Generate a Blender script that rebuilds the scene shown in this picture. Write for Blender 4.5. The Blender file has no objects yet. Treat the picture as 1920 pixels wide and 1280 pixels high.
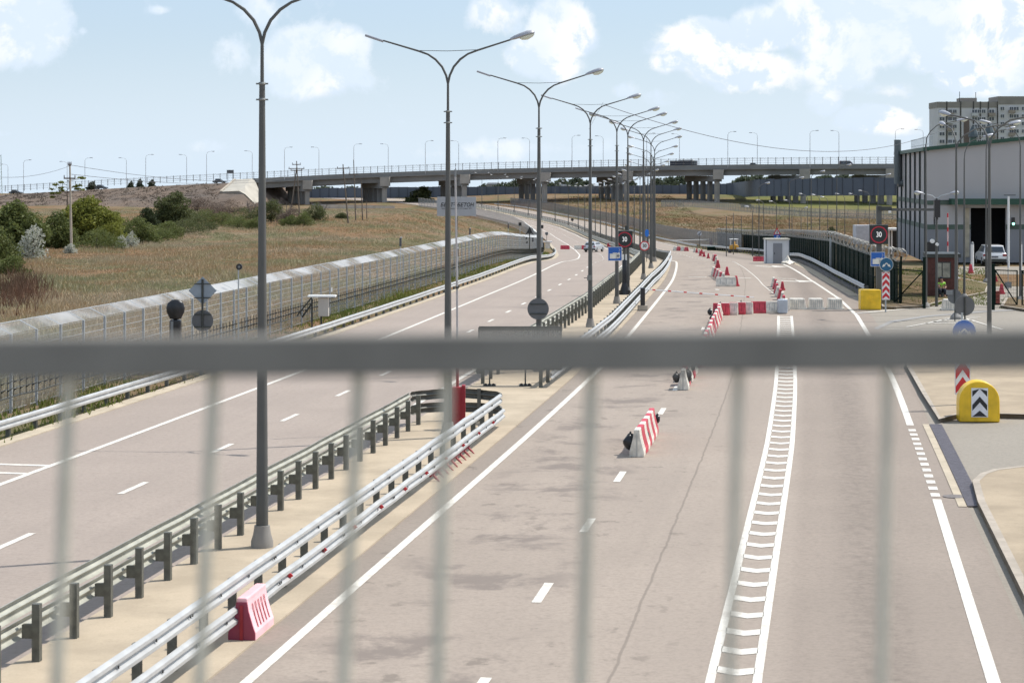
import bpy, bmesh, math, random
import numpy as np
from mathutils import Vector, Matrix
random.seed(7); rng=np.random.default_rng(7)
R=math.radians
SC=bpy.context.scene; COL=SC.collection
F=4000.0; CX=960.0; HZ=333.0; H0=7.0      # focal length in photo pixels, principal column, horizon row, eye height
# ------------------------------------------------------------------ materials
MATS={}
def mat(name,col,rough=.8,metal=0,var=.12,scale=3.0,bump=0,emit=None,alpha=None,spec=.5,detail=6,coat=0):
    if name in MATS: return MATS[name]
    m=bpy.data.materials.new(name); m.use_nodes=True; nt=m.node_tree; N=nt.nodes; L=nt.links
    b=N['Principled BSDF']; b.inputs['Roughness'].default_value=rough; b.inputs['Metallic'].default_value=metal
    b.inputs['Specular IOR Level'].default_value=spec; b.inputs['Coat Weight'].default_value=coat
    tc=N.new('ShaderNodeTexCoord'); nz=N.new('ShaderNodeTexNoise'); nz.inputs['Scale'].default_value=scale; nz.inputs['Detail'].default_value=detail
    L.new(tc.outputs['Object'],nz.inputs['Vector'])
    mr=N.new('ShaderNodeMapRange'); mr.inputs['From Min'].default_value=.3; mr.inputs['From Max'].default_value=.7
    mr.inputs['To Min'].default_value=1-var; mr.inputs['To Max'].default_value=1+var
    L.new(nz.outputs['Fac'],mr.inputs['Value'])
    mx=N.new('ShaderNodeVectorMath'); mx.operation='SCALE'; mx.inputs[0].default_value=col[:3]
    L.new(mr.outputs['Result'],mx.inputs['Scale']); L.new(mx.outputs['Vector'],b.inputs['Base Color'])
    if bump:
        bp=N.new('ShaderNodeBump'); bp.inputs['Strength'].default_value=bump; bp.inputs['Distance'].default_value=.02
        L.new(nz.outputs['Fac'],bp.inputs['Height']); L.new(bp.outputs['Normal'],b.inputs['Normal'])
    if emit:
        b.inputs['Emission Color'].default_value=(*emit[:3],1); b.inputs['Emission Strength'].default_value=emit[3]
    if alpha is not None: b.inputs['Alpha'].default_value=alpha
    MATS[name]=m; return m
def srgb(r,g,b):
    f=lambda c:(c/255/12.92 if c<=10 else ((c/255+.055)/1.055)**2.4)
    return (f(r),f(g),f(b))
galv=mat('galvanised_steel',(.42,.45,.46),.42,.75,.15,2.5)
galvd=mat('weathered_steel',(.20,.21,.20),.55,.5,.25,6)
pole_m=mat('pole_paint',(.095,.096,.090),.6,.15,.15,1.2)
conc=mat('concrete',(.42,.37,.30),.9,0,.15,1.5,.3)
concg=mat('grey_concrete',(.26,.25,.235),.9,0,.15,.8,.2)
white_m=mat('white_paint',(.75,.75,.73),.5,0,.06,3)
wplast=mat('white_plastic',(.66,.62,.54),.5,0,.28,4,detail=9)
rplast=mat('red_plastic',(.50,.04,.065),.5,0,.3,4,detail=9)
pink_m=mat('faded_pink_plastic',(.86,.50,.53),.45,0,.12,2)  # faded pink, made paler still for the sunlit look of the sides
black_m=mat('black_rubber',(.02,.02,.022),.6,0,.3,8,.3)
bag_m=mat('black_bag_film',(.015,.015,.017),.3,0,.3,8,.5)
dark_m=mat('dark_metal',(.05,.055,.05),.5,.3,.2,4)
yel_m=mat('yellow_plastic',(.75,.47,.015),.42,0,.16,3,detail=9)
blue_m=mat('sign_blue',(.012,.11,.42),.4,0,.05,2)
sgrey=mat('sign_back_grey',(.21,.22,.225),.55,.3,.12,3)
dsgrey=mat('sign_back_dark',(.13,.135,.14),.55,.3,.12,3)
red_s=mat('sign_red',(.55,.02,.03),.4,0,.05,2)
redpaint=mat('dark_red_paint',(.28,.01,.02),.5,0,.15,3)
led_r=mat('led_red',(.2,.01,.02),.5,emit=(.75,.02,.06,.3))
led_w=mat('led_white',(.3,.3,.3),.5,emit=(.8,.8,.8,.8))
led_g=mat('lamp_green',(.1,.3,.2),.5,emit=(.3,1,.6,3))
glass=mat('window_glass',(.04,.05,.06),.08,0,.1,1,spec=.8)
lampgl=mat('lamp_glass',(.62,.66,.56),.25,0,.05,3)
headm=mat('lamp_housing',(.34,.35,.38),.45,.2,.08,3)
tyre=mat('tyre',(.02,.02,.02),.8)
green_f=mat('dark_green_paint',(.008,.018,.013),.85,0,.3,2,spec=.1)
wood=mat('weathered_wood',(.14,.115,.09),.85,0,.3,2)
# ------------------------------------------------------------------ mesh helper
class MB:
    def __init__(s): s.v=[]; s.f=[]; s.uv=None; s.mi=[]
    def add(s,vs,fs,mi=0):
        n=len(s.v); s.v+= [tuple(p) for p in vs]; s.f+=[tuple(i+n for i in f) for f in fs]; s.mi+=[mi]*len(fs); return s
    def box(s,c,d,rz=0,mi=0,taper=1.0,rx=0):
        x,y,z=d[0]/2,d[1]/2,d[2]/2; vs=[]
        for k,(a,b,e) in enumerate([(-x,-y,-z),(x,-y,-z),(x,y,-z),(-x,y,-z),(-x,-y,z),(x,-y,z),(x,y,z),(-x,y,z)]):
            if k>3: a*=taper; b*=taper
            p=Vector((a,b,e))
            if rx: p=Matrix.Rotation(rx,3,'X')@p
            if rz: p=Matrix.Rotation(rz,3,'Z')@p
            vs.append((p.x+c[0],p.y+c[1],p.z+c[2]))
        return s.add(vs,[(3,2,1,0),(4,5,6,7),(0,1,5,4),(1,2,6,5),(2,3,7,6),(3,0,4,7)],mi)
    def tube(s,pts,rad,n=8,cap=True,mi=0):
        pts=[Vector(p) for p in pts]; m=len(pts)
        if not hasattr(rad,'__len__'): rad=[rad]*m
        vs=[];fs=[]; up=Vector((0,0,1))
        for i,p in enumerate(pts):
            t=(pts[min(i+1,m-1)]-pts[max(i-1,0)]).normalized()
            a=up.cross(t)
            if a.length<1e-3: a=Vector((1,0,0))-t*t.x
            a.normalize(); b=t.cross(a)
            for k in range(n):
                q=2*math.pi*k/n; vs.append(p+a*math.cos(q)*rad[i]+b*math.sin(q)*rad[i])
        for i in range(m-1):
            for k in range(n):
                fs.append((i*n+k,i*n+(k+1)%n,(i+1)*n+(k+1)%n,(i+1)*n+k))
        if cap: fs.append(tuple(range(n-1,-1,-1))); fs.append(tuple((m-1)*n+k for k in range(n)))
        return s.add(vs,fs,mi)
    def prism(s,poly,axis,a,b,mi=0):
        # poly in the two remaining axes; axis 0/1/2 extruded from a to b
        n=len(poly); vs=[]
        for h in (a,b):
            for p in poly:
                q=list(p); q.insert(axis,h); vs.append(q)
        fs=[tuple(range(n-1,-1,-1)),tuple(range(n,2*n))]+[(k,(k+1)%n,n+(k+1)%n,n+k) for k in range(n)]
        return s.add(vs,fs,mi)
    def disc(s,c,r,t,n=24,axis=1,mi=0):
        poly=[(math.cos(2*math.pi*k/n)*r,math.sin(2*math.pi*k/n)*r) for k in range(n)]
        o=[list(c)[i] for i in range(3) if i!=axis]
        return s.prism([(p[0]+o[0],p[1]+o[1]) for p in poly],axis,c[axis]-t/2,c[axis]+t/2,mi)
    def ring(s,c,r0,r1,t,n=28):
        vs=[];fs=[]
        for y in (-t/2,t/2):
            for r in (r0,r1):
                for k in range(n):
                    q=2*math.pi*k/n; vs.append((c[0]+math.cos(q)*r,c[1]+y,c[2]+math.sin(q)*r))
        for k in range(n):
            j=(k+1)%n
            fs+=[(k,j,n+j,n+k),(2*n+k,3*n+k,3*n+j,2*n+j),(n+k,n+j,3*n+j,3*n+k),(k,2*n+k,2*n+j,j)]
        return s.add(vs,fs)
    def lathe(s,prof,c=(0,0,0),n=16,mi=0):
        vs=[];fs=[]
        for r,z in prof:
            for k in range(n):
                q=2*math.pi*k/n; vs.append((c[0]+r*math.cos(q),c[1]+r*math.sin(q),c[2]+z))
        for i in range(len(prof)-1):
            for k in range(n): fs.append((i*n+k,i*n+(k+1)%n,(i+1)*n+(k+1)%n,(i+1)*n+k))
        fs.append(tuple((len(prof)-1)*n+k for k in range(n))); fs.append(tuple(range(n-1,-1,-1)))
        return s.add(vs,fs,mi)
    def build(s,name,m,parent=None,smooth=False,loc=None,rz=0,bevel=0,**kw):
        me=bpy.data.meshes.new(name); me.from_pydata(s.v,[],s.f)
        ms=m if isinstance(m,(list,tuple)) else [m]
        for q in ms: me.materials.append(q)
        if len(ms)>1: me.polygons.foreach_set('material_index',s.mi)
        if s.uv:
            l=me.uv_layers.new(name='UVMap'); idx=np.empty(len(me.loops),dtype=np.int32); me.loops.foreach_get('vertex_index',idx)
            l.data.foreach_set('uv',np.array(s.uv,dtype=np.float32)[idx].ravel())
        me.update()
        if smooth:
            me.polygons.foreach_set('use_smooth',[True]*len(me.polygons))
            try: me.set_sharp_from_angle(angle=R(40))
            except Exception: pass
        o=bpy.data.objects.new(name,me); COL.objects.link(o)
        if loc is not None: o.location=loc
        if rz: o.rotation_euler.z=rz
        if parent: o.parent=parent
        if bevel:
            b=o.modifiers.new('Bevel','BEVEL'); b.width=bevel; b.segments=2; b.limit_method='ANGLE'
        if kw: tag(o,**kw)
        return o
def tag(o,label=None,category=None,group=None,kind=None):
    if label: o['label']=label
    if category: o['category']=category
    if group: o['group']=group
    if kind: o['kind']=kind
    return o
def thing(name,loc,rz=0,**kw):
    o=bpy.data.objects.new(name,None); COL.objects.link(o); o.location=loc; o.rotation_euler.z=rz; o.empty_display_size=.2
    return tag(o,**kw)
def kids(o): return [c for c in bpy.data.objects if c.parent==o]
def dup(root,loc,rz,label,scale=None):
    def cp(o,par):
        c=o.copy(); COL.objects.link(c)
        if par: c.parent=par
        for k in KID.get(o.name,[]): cp(k,c)
        return c
    if root.name not in KID:
        for o in bpy.data.objects:
            if o.parent: KID.setdefault(o.parent.name,[])
            if o.parent and o not in KID[o.parent.name]: KID[o.parent.name].append(o)
    r=cp(root,None); r.location=loc; r.rotation_euler.z=rz; r['label']=label
    if scale: r.scale=scale
    return r
KID={}
def repeat(parent,name,mb,m,mats4,limit=100,smooth=False):
    """single parts sharing one mesh; what is past the limit becomes one stuff part"""
    me=None
    for i,M in enumerate(mats4[:limit]):
        if me is None:
            o=mb.build(name,m,parent,smooth=smooth); me=o.data
        else:
            o=bpy.data.objects.new(name,me); COL.objects.link(o); o.parent=parent
        o.matrix_local=M
    if len(mats4)>limit:
        r=MB()
        for M in mats4[limit:]: r.add([M@Vector(p) for p in mb.v],mb.f)
        r.build(name,m,parent,kind='stuff')
ORD='first second third fourth fifth sixth seventh eighth ninth tenth eleventh twelfth thirteenth fourteenth fifteenth sixteenth seventeenth eighteenth nineteenth twentieth'.split()
TENS={2:'twenty',3:'thirty',4:'forty'}
def ordw(i):
    if i<20: return ORD[i]
    n=i+1
    if n%10==0: return {20:'twentieth',30:'thirtieth',40:'fortieth'}[n]
    return TENS[n//10]+'-'+ORD[n%10-1]
def text_part(body,size,m,parent,loc,name='lettering',shear=0,squeeze=1,thick=.004,bold=0):
    cu=bpy.data.curves.new(name,'FONT'); cu.body=body; cu.size=size; cu.align_x='CENTER'; cu.align_y='CENTER'
    cu.extrude=thick; cu.shear=shear; cu.offset=bold
    t=bpy.data.objects.new(name,cu); COL.objects.link(t)
    me=bpy.data.meshes.new_from_object(t.evaluated_get(bpy.context.evaluated_depsgraph_get()))
    bpy.data.objects.remove(t); me.materials.clear(); me.materials.append(m)
    o=bpy.data.objects.new(name,me); COL.objects.link(o); o.parent=parent; o.location=loc
    o.rotation_euler=(math.pi/2,0,0); o.scale=(squeeze,1,1); return o
# ------------------------------------------------------------------ the lie of the land
_py=[0,150,170,184,201,225,249,271,300,350,400,450,500,522,543,584,603,638,680,720,760,5000]
_pz=[0,0,-.05,-.25,-.85,-1.65,-2.35,-2.85,-3.5,-4.4,-5.1,-5.6,-5.7,-5.2,-4.75,-4.1,-3.6,-2.3,-1.3,-.7,-.3,-.3]
_cy=[-60,15,39.3,57.3,76.8,99.5,118,128,146,165,184,201,217,237,271,320,380,440,480,500,522,543,564,584,603,621,638,680,730,800,900]
_cx=[-18.5,-7.8,-4.31,-1.72,.97,3.65,5.8,6.95,9.0,10.75,12.3,13.3,14.1,15.1,16.3,17.1,17.4,16.9,16.3,15.6,13.9,11.0,7.9,4.5,.75,-4,-8.9,-23,-43,-75,-125]
def _sm(a,k):
    w=np.hanning(k); w/=w.sum(); p=np.pad(a,(k//2,k//2),mode='reflect',reflect_type='odd'); return np.convolve(p,w,'valid')[:len(a)]
GY=np.arange(-60,1000,1.0); GZ=_sm(np.interp(GY,_py,_pz),21); GX=_sm(np.interp(GY,_cy,_cx),27)
def prof(y): return float(np.interp(y,GY,GZ))
def clx(y): return float(np.interp(y,GY,GX))
GS=np.gradient(GX)
def cdir(y):
    s=float(np.interp(y,GY,GS)); t=Vector((s,1,0)).normalized(); return t,Vector((t.y,-t.x,0))
def rp(y,off,dz=0):
    t,n=cdir(y); p=Vector((clx(y),y,0))+n*off; p.z=prof(p.y)+dz; return p
def sstep(a,b,x):
    t=min(1,max(0,(x-a)/(b-a))); return t*t*(3-2*t)
_lz=([0,150,200,276,340,400,450,500,560,620,700,760,5000],[0,0,-.5,-1.3,-.9,-.4,-.1,-.6,-2.2,-3,-2.2,-.5,-.3])
_rz=([0,300,420,560,610,700,760,5000],[0,-3.4,-4.6,-4.2,-3.2,1.0,1.2,.2])
def gz(x,y):
    d=x-clx(y); p=prof(y); s,_=cdir(y); d*=s.y
    z=p
    if d<-12: z=p+(float(np.interp(y,*_lz))-p)*sstep(13.5,42,-d)
    if d>14 and y>260: z=p+(float(np.interp(y,*_rz))-p)*sstep(15,60,d)
    if d<-16: z+=.18*math.sin(x*.11+1.3)*math.sin(y*.07)*sstep(16,40,-d)
    return z
def G(u,v,dz=0):
    """where the sight line through a photo pixel meets the ground"""
    a=(u-CX)/F; b=(v-HZ)/F; y=20.0; last=None
    while y<950:
        h=gz(a*y,y)+dz; z=H0-b*y
        if z<=h:
            lo,hi=y-1,y
            for _ in range(14):
                m=(lo+hi)/2
                if H0-b*m<=gz(a*m,m)+dz: hi=m
                else: lo=m
            return Vector((a*hi,hi,gz(a*hi,hi)+dz))
        y+=1
    return Vector((a*950,950,H0-b*950))
def GF(u,v,z=0):
    y=(H0-z)*F/(v-HZ); return Vector(((u-CX)/F*y,y,z))
def AT(u,v,y): return Vector(((u-CX)/F*y,y,H0-(v-HZ)/F*y))
def zv(v,y): return H0-(v-HZ)/F*y
# ------------------------------------------------------------------ surfaces
def nodes(name):
    m=bpy.data.materials.new(name); m.use_nodes=True; nt=m.node_tree
    def n(t,**k):
        q=nt.nodes.new(t)
        for a,b in k.items():
            if a in q.inputs.keys() if isinstance(a,str) else False: q.inputs[a].default_value=b
            else: setattr(q,a,b)
        return q
    return m,nt,n,nt.links.new,nt.nodes['Principled BSDF']
def noise(n,l,vec,scale,detail=6,rough=.55,dist=0,sx=None):
    if sx:
        mp=n('ShaderNodeMapping'); mp.inputs['Scale'].default_value=sx; l(vec,mp.inputs['Vector']); vec=mp.outputs['Vector']
    q=n('ShaderNodeTexNoise'); q.inputs['Scale'].default_value=scale; q.inputs['Detail'].default_value=detail
    q.inputs['Roughness'].default_value=rough; q.inputs['Distortion'].default_value=dist; l(vec,q.inputs['Vector']); return q.outputs['Fac']
def ramp(n,l,fac,a,b,lo=0.,hi=1.):
    q=n('ShaderNodeMapRange'); q.interpolation_type='SMOOTHSTEP'
    for k,v in zip(('From Min','From Max','To Min','To Max'),(a,b,lo,hi)): q.inputs[k].default_value=v
    l(fac,q.inputs['Value']); return q.outputs['Result']
def mixc(n,l,fac,a,b,mode='MIX'):
    q=n('ShaderNodeMix'); q.data_type='RGBA'; q.blend_type=mode
    for i,x in ((0,fac),(6,a),(7,b)):
        if hasattr(x,'node'): l(x,q.inputs[i])
        elif i==0: q.inputs[0].default_value=x
        else: q.inputs[i].default_value=(*x[:3],1)
    return q.outputs[2]
def math_(n,l,op,a,b=None):
    q=n('ShaderNodeMath'); q.operation=op
    for i,x in enumerate((a,b)):
        if x is None: continue
        if hasattr(x,'node'): l(x,q.inputs[i])
        else: q.inputs[i].default_value=x
    return q.outputs[0]
def bump_(n,l,b,h,st=.3,d=.02):
    q=n('ShaderNodeBump'); q.inputs['Strength'].default_value=st; q.inputs['Distance'].default_value=d; l(h,q.inputs['Height']); l(q.outputs['Normal'],b.inputs['Normal'])
def asphalt(name,base,right):
    m,nt,n,l,b=nodes(name); b.inputs['Roughness'].default_value=.85; b.inputs['Specular IOR Level'].default_value=.25
    tc=n('ShaderNodeTexCoord'); obj=tc.outputs['Object']; uv=n('ShaderNodeUVMap'); sp=n('ShaderNodeSeparateXYZ'); l(uv.outputs['UV'],sp.inputs[0]); off=sp.outputs['X']
    grain=noise(n,l,obj,11,6,.8); big=noise(n,l,obj,.22,5,.5); med=noise(n,l,obj,1.4,6,.6)
    lane=noise(n,l,uv.outputs['UV'],1,5,.6,sx=(1.1,.05,1))
    c=mixc(n,l,ramp(n,l,big,.3,.7),[x*.95 for x in base],[x*1.06 for x in base])
    c=mixc(n,l,ramp(n,l,lane,.35,.7,0,.45),c,[base[0]*.86,base[1]*.86,base[2]*.87])
    c=mixc(n,l,ramp(n,l,grain,.44,.60,0,.42),c,[x*.68 for x in base])
    c=mixc(n,l,ramp(n,l,grain,.36,.2,0,.4),c,[x*1.4 for x in base])
    sc_=noise(n,l,obj,4.5,8,.75); c=mixc(n,l,ramp(n,l,sc_,.5,.64,0,.36),c,[x*.66 for x in base])
    if right:
        # scrubbed and stained patches in the first two lanes
        st=noise(n,l,obj,.42,9,.7,.3); st2=noise(n,l,obj,1.7,8,.65,sx=(.8,.6,1))
        win=math_(n,l,'MULTIPLY',ramp(n,l,off,1.8,3.2),ramp(n,l,off,6.4,4.6))
        f=math_(n,l,'MULTIPLY',ramp(n,l,st,.50,.62),win)
        c=mixc(n,l,math_(n,l,'MULTIPLY',f,.95),c,[base[0]*.60,base[1]*.60,base[2]*.62])
        f2=math_(n,l,'MULTIPLY',ramp(n,l,st2,.59,.67),ramp(n,l,off,8.6,6.6))
        c=mixc(n,l,math_(n,l,'MULTIPLY',f2,.75),c,[x*.55 for x in base])
        # worn-in centre strip of the third lane
        g=math_(n,l,'MULTIPLY',ramp(n,l,off,9.9,10.7),ramp(n,l,off,11.6,10.9))
        c=mixc(n,l,math_(n,l,'MULTIPLY',g,ramp(n,l,noise(n,l,obj,3.2,9,.8),.36,.64,.15,.95)),c,[.72,.72,.72],'MULTIPLY')
        c=mixc(n,l,ramp(n,l,off,9.2,9.6,0,1),c,[.87,.865,.865],'MULTIPLY')
        # paving seam
        s=math_(n,l,'ABSOLUTE',math_(n,l,'SUBTRACT',math_(n,l,'ADD',off,math_(n,l,'MULTIPLY',noise(n,l,obj,.8,3),.12)),7.03))
        c=mixc(n,l,ramp(n,l,s,.035,.012,0,.6),c,[x*.5 for x in base])
        dk=ramp(n,l,off,2.0,1.9,0,1); c=mixc(n,l,dk,c,[.84,.85,.86],'MULTIPLY')
    else:
        st2=noise(n,l,obj,1.1,8,.65)
        c=mixc(n,l,ramp(n,l,st2,.66,.72,0,.3),c,[x*.6 for x in base])
    l(c,b.inputs['Base Color']); bump_(n,l,b,grain,.35,.008); return m
ASPR=asphalt('asphalt_right',(.335,.28,.232),True)
ASPL=asphalt('asphalt_left',(.338,.282,.24),False)
ASPG=asphalt('asphalt_grey',(.30,.268,.222),False)
def slab(name,base,sc=.5):
    m,nt,n,l,b=nodes(name); b.inputs['Roughness'].default_value=.9; b.inputs['Specular IOR Level'].default_value=.2
    obj=n('ShaderNodeTexCoord').outputs['Object']
    c=mixc(n,l,ramp(n,l,noise(n,l,obj,sc,7,.6),.3,.7),[x*.84 for x in base],[x*1.12 for x in base])
    c=mixc(n,l,ramp(n,l,noise(n,l,obj,sc*6,6,.7),.55,.7,0,.35),c,[x*.7 for x in base])
    c=mixc(n,l,ramp(n,l,noise(n,l,obj,25,3,.7),.4,.75,0,.25),c,[x*.6 for x in base])
    l(c,b.inputs['Base Color']); bump_(n,l,b,noise(n,l,obj,25,3,.7),.3,.008); return m
MEDIAN=slab('median_slab',(.44,.365,.27))
EDGE=slab('edge_concrete',(.46,.395,.30),1.2)
PAVE=slab('tan_paving',(.37,.30,.215),.6)
KERB=slab('kerb_stone',(.40,.35,.29),1.5)
def paint():
    m,nt,n,l,b=nodes('road_paint'); b.inputs['Roughness'].default_value=.7
    obj=n('ShaderNodeTexCoord').outputs['Object']
    c=mixc(n,l,ramp(n,l,noise(n,l,obj,2.5,9,.8),.46,.66,0,.6),(.69,.66,.59),(.38,.33,.28))
    c=mixc(n,l,ramp(n,l,noise(n,l,obj,14,5,.7),.52,.70,0,.6),c,(.42,.38,.34))
    l(c,b.inputs['Base Color']); return m
PAINT=paint()
def groundmat():
    m,nt,n,l,b=nodes('dry_grassland'); b.inputs['Roughness'].default_value=1; b.inputs['Specular IOR Level'].default_value=.1
    obj=n('ShaderNodeTexCoord').outputs['Object']
    a=noise(n,l,obj,.035,6,.6,.6,sx=(1,.45,1)); c1=noise(n,l,obj,.09,7,.65,.5,sx=(1,.5,1)); f=noise(n,l,obj,1.6,8,.75)
    c=mixc(n,l,ramp(n,l,a,.36,.62),(.215,.16,.105),(.21,.125,.065))
    c=mixc(n,l,ramp(n,l,c1,.45,.62,0,.85),c,(.13,.125,.06))
    c=mixc(n,l,ramp(n,l,noise(n,l,obj,.05,5,.6,.3),.6,.7,0,.7),c,(.24,.195,.14))
    c=mixc(n,l,ramp(n,l,f,.4,.7,0,.6),c,(.09,.065,.035))
    # the greener hillside far to the right
    sp=n('ShaderNodeSeparateXYZ'); l(obj,sp.inputs[0])
    g=math_(n,l,'MULTIPLY',ramp(n,l,sp.outputs['Y'],600,650),ramp(n,l,sp.outputs['X'],58,80))
    c=mixc(n,l,math_(n,l,'MULTIPLY',g,.85),c,mixc(n,l,ramp(n,l,c1,.4,.65),(.15,.155,.045),(.11,.125,.04)))
    l(c,b.inputs['Base Color']); bump_(n,l,b,f,.6,.15); return m
GROUND=groundmat()
def grassmat(name,cols,tr=.0):
    m,nt,n,l,b=nodes(name); b.inputs['Roughness'].default_value=.9; b.inputs['Specular IOR Level'].default_value=.15
    obj=n('ShaderNodeTexCoord').outputs['Object']; geo=n('ShaderNodeNewGeometry')
    a=noise(n,l,obj,.035,6,.6,.6,sx=(1,.45,1)); c1=noise(n,l,obj,.09,7,.65,.5,sx=(1,.5,1))
    c=mixc(n,l,ramp(n,l,a,.36,.62),cols[0],cols[1]); c=mixc(n,l,ramp(n,l,c1,.45,.62,0,.85),c,cols[2])
    c=mixc(n,l,ramp(n,l,geo.outputs['Random Per Island'],0,1,0,.55),c,cols[3])
    l(c,b.inputs['Base Color']); return m
DRYG=grassmat('dry_grass',[(.47,.385,.25),(.46,.30,.15),(.31,.32,.15),(.50,.43,.31)])
GREENG=grassmat('verge_grass',[(.17,.21,.04),(.22,.24,.06),(.13,.18,.035),(.30,.28,.11)])
def leafmat(name,c0,c1):
    m,nt,n,l,b=nodes(name); b.inputs['Roughness'].default_value=.6; b.inputs['Specular IOR Level'].default_value=.25
    geo=n('ShaderNodeNewGeometry'); obj=n('ShaderNodeTexCoord').outputs['Object']
    c=mixc(n,l,geo.outputs['Random Per Island'],c0,c1)
    c=mixc(n,l,ramp(n,l,noise(n,l,obj,.6,4),.4,.65,0,.5),c,[x*.6 for x in c0])
    l(c,b.inputs['Base Color'])
    tr=n('ShaderNodeBsdfTranslucent'); l(c,tr.inputs['Color']); mx=n('ShaderNodeMixShader'); mx.inputs[0].default_value=.42
    out=nt.nodes['Material Output']; l(b.outputs[0],mx.inputs[1]); l(tr.outputs[0],mx.inputs[2]); l(mx.outputs[0],out.inputs['Surface']); return m
LEAF={'green':leafmat('leaf_green',(.11,.14,.04),(.18,.20,.07)),'yellow':leafmat('leaf_yellow_green',(.17,.19,.035),(.25,.26,.06)),
 'dark':leafmat('leaf_dark',(.03,.045,.02),(.06,.08,.03)),'olive':leafmat('leaf_olive',(.09,.11,.04),(.15,.16,.07)),
 'silver':leafmat('leaf_silver',(.40,.42,.36),(.6,.6,.52)),'brown':leafmat('leaf_brown',(.13,.10,.08),(.2,.15,.12)),
 'far':leafmat('leaf_far',(.07,.09,.06),(.11,.13,.08))}
# ------------------------------------------------------------------ ground sheet
ys=sorted(set(list(np.arange(-60,150,6.0))+list(np.arange(150,760,5.0))+[760,790,830,900,1000,1200,1600,2400,4000,7000]))
offs=[-5000,-2500,-1200,-700,-450,-330]+list(np.arange(-260,-60,10.0))+list(np.arange(-60,-16,3.0))+list(np.arange(-16,20,.5))+list(np.arange(20,60,3.0))+list(np.arange(60,260,10.0))+[330,450,700,1200,2500,5000]
g=MB(); nx=len(offs)
for y in ys:
    yc=min(y,990)
    for o in offs:
        x=clx(yc)+o; d=o*cdir(yc)[0].y
        z=gz(x,min(y,860)) - max(0,y-860)*.0072
        if -11.3<d<13.5 and y<900: z-=.16
        if 13<d<70 and 14<y<133: z-=.16
        if abs(o)<450 and -16>d and y<760: z+=rng.normal()*.03
        g.v.append((x,y,z))
for j in range(len(ys)-1):
    for i in range(nx-1): g.f.append((j*nx+i,j*nx+i+1,(j+1)*nx+i+1,(j+1)*nx+i)); g.mi.append(0)
g.build('ground',GROUND,smooth=True,kind='structure')
# ------------------------------------------------------------------ roads
def strip(y0,y1,o0,o1,dz=0,step=2.0,skirt=0,no=None):
    """ribbon between two offsets from the centre line (numbers or functions of y)"""
    f0=o0 if callable(o0) else (lambda y:o0); f1=o1 if callable(o1) else (lambda y:o1)
    n=max(1,int(round((y1-y0)/step))); mb=MB(); mb.uv=[]
    k=no or max(1,int(round(abs(f1(y0)-f0(y0))/3)))
    for j in range(n+1):
        y=y0+(y1-y0)*j/n
        for i in range(k+1):
            o=f0(y)+(f1(y)-f0(y))*i/k; mb.v.append(tuple(rp(y,o,dz))); mb.uv.append((o,y))
    for j in range(n):
        for i in range(k): a=j*(k+1)+i; mb.f.append((a,a+1,a+k+2,a+k+1)); mb.mi.append(0)
    if skirt:
        for side in (0,k):
            b=len(mb.v)
            for j in range(n+1):
                v=mb.v[j*(k+1)+side]; mb.v.append((v[0],v[1],v[2]-skirt)); mb.uv.append(mb.uv[j*(k+1)+side])
            for j in range(n):
                a=j*(k+1)+side; q=(a,a+k+1,b+j+1,b+j); mb.f.append(q if side else q[::-1]); mb.mi.append(0)
        e=[0,k]; 
        for jj in (0,n):
            b=len(mb.v); A=mb.v[jj*(k+1)]; B=mb.v[jj*(k+1)+k]
            mb.v+=[A,B,(B[0],B[1],B[2]-skirt),(A[0],A[1],A[2]-skirt)]; mb.uv+=[(0,0)]*4
            mb.f.append((b,b+1,b+2,b+3) if jj==0 else (b+3,b+2,b+1,b)); mb.mi.append(0)
    return mb
def join(*ms):
    r=MB(); r.uv=[]
    for m in ms:
        n=len(r.v); r.v+=m.v; r.f+=[tuple(i+n for i in f) for f in m.f]; r.mi+=m.mi; r.uv+=(m.uv or [(0,0)]*len(m.v))
    return r
I=lambda xs,ys_: (lambda y: float(np.interp(y,xs,ys_)))
RE=I([0,62,110,125,147,175,190,215,245,275,295,325,900],[13.0,13.0,13.5,13.3,12.2,11.6,11.7,13.0,14.6,14.8,13.4,11.2,11.0])     # right edge of the right carriageway
LE=I([0,60,125,178,300,900],[-11.35,-11.2,-10.8,-10.2,-10.4,-10.4])
lroad=join(strip(-10,860,LE,-1.5)).build('road',ASPL,kind='structure')
rroad=join(strip(-10,860,1.35,RE)).build('road',ASPR,kind='structure')
strip(-10,860,-1.6,1.45,.03,skirt=.2).build('median',MEDIAN,kind='structure')
strip(-10,400,lambda y:LE(y)-.45,lambda y:LE(y)+.02,.03,skirt=.2).build('road_edge',EDGE,kind='structure')
strip(110,136,lambda y:RE(y)-.02,lambda y:RE(y)+2.4,-.006).build('road_edge',ASPG,kind='structure')
strip(128,400,lambda y:RE(y)-.02,lambda y:RE(y)+.9,.01).build('road_edge',EDGE,kind='structure')
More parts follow.
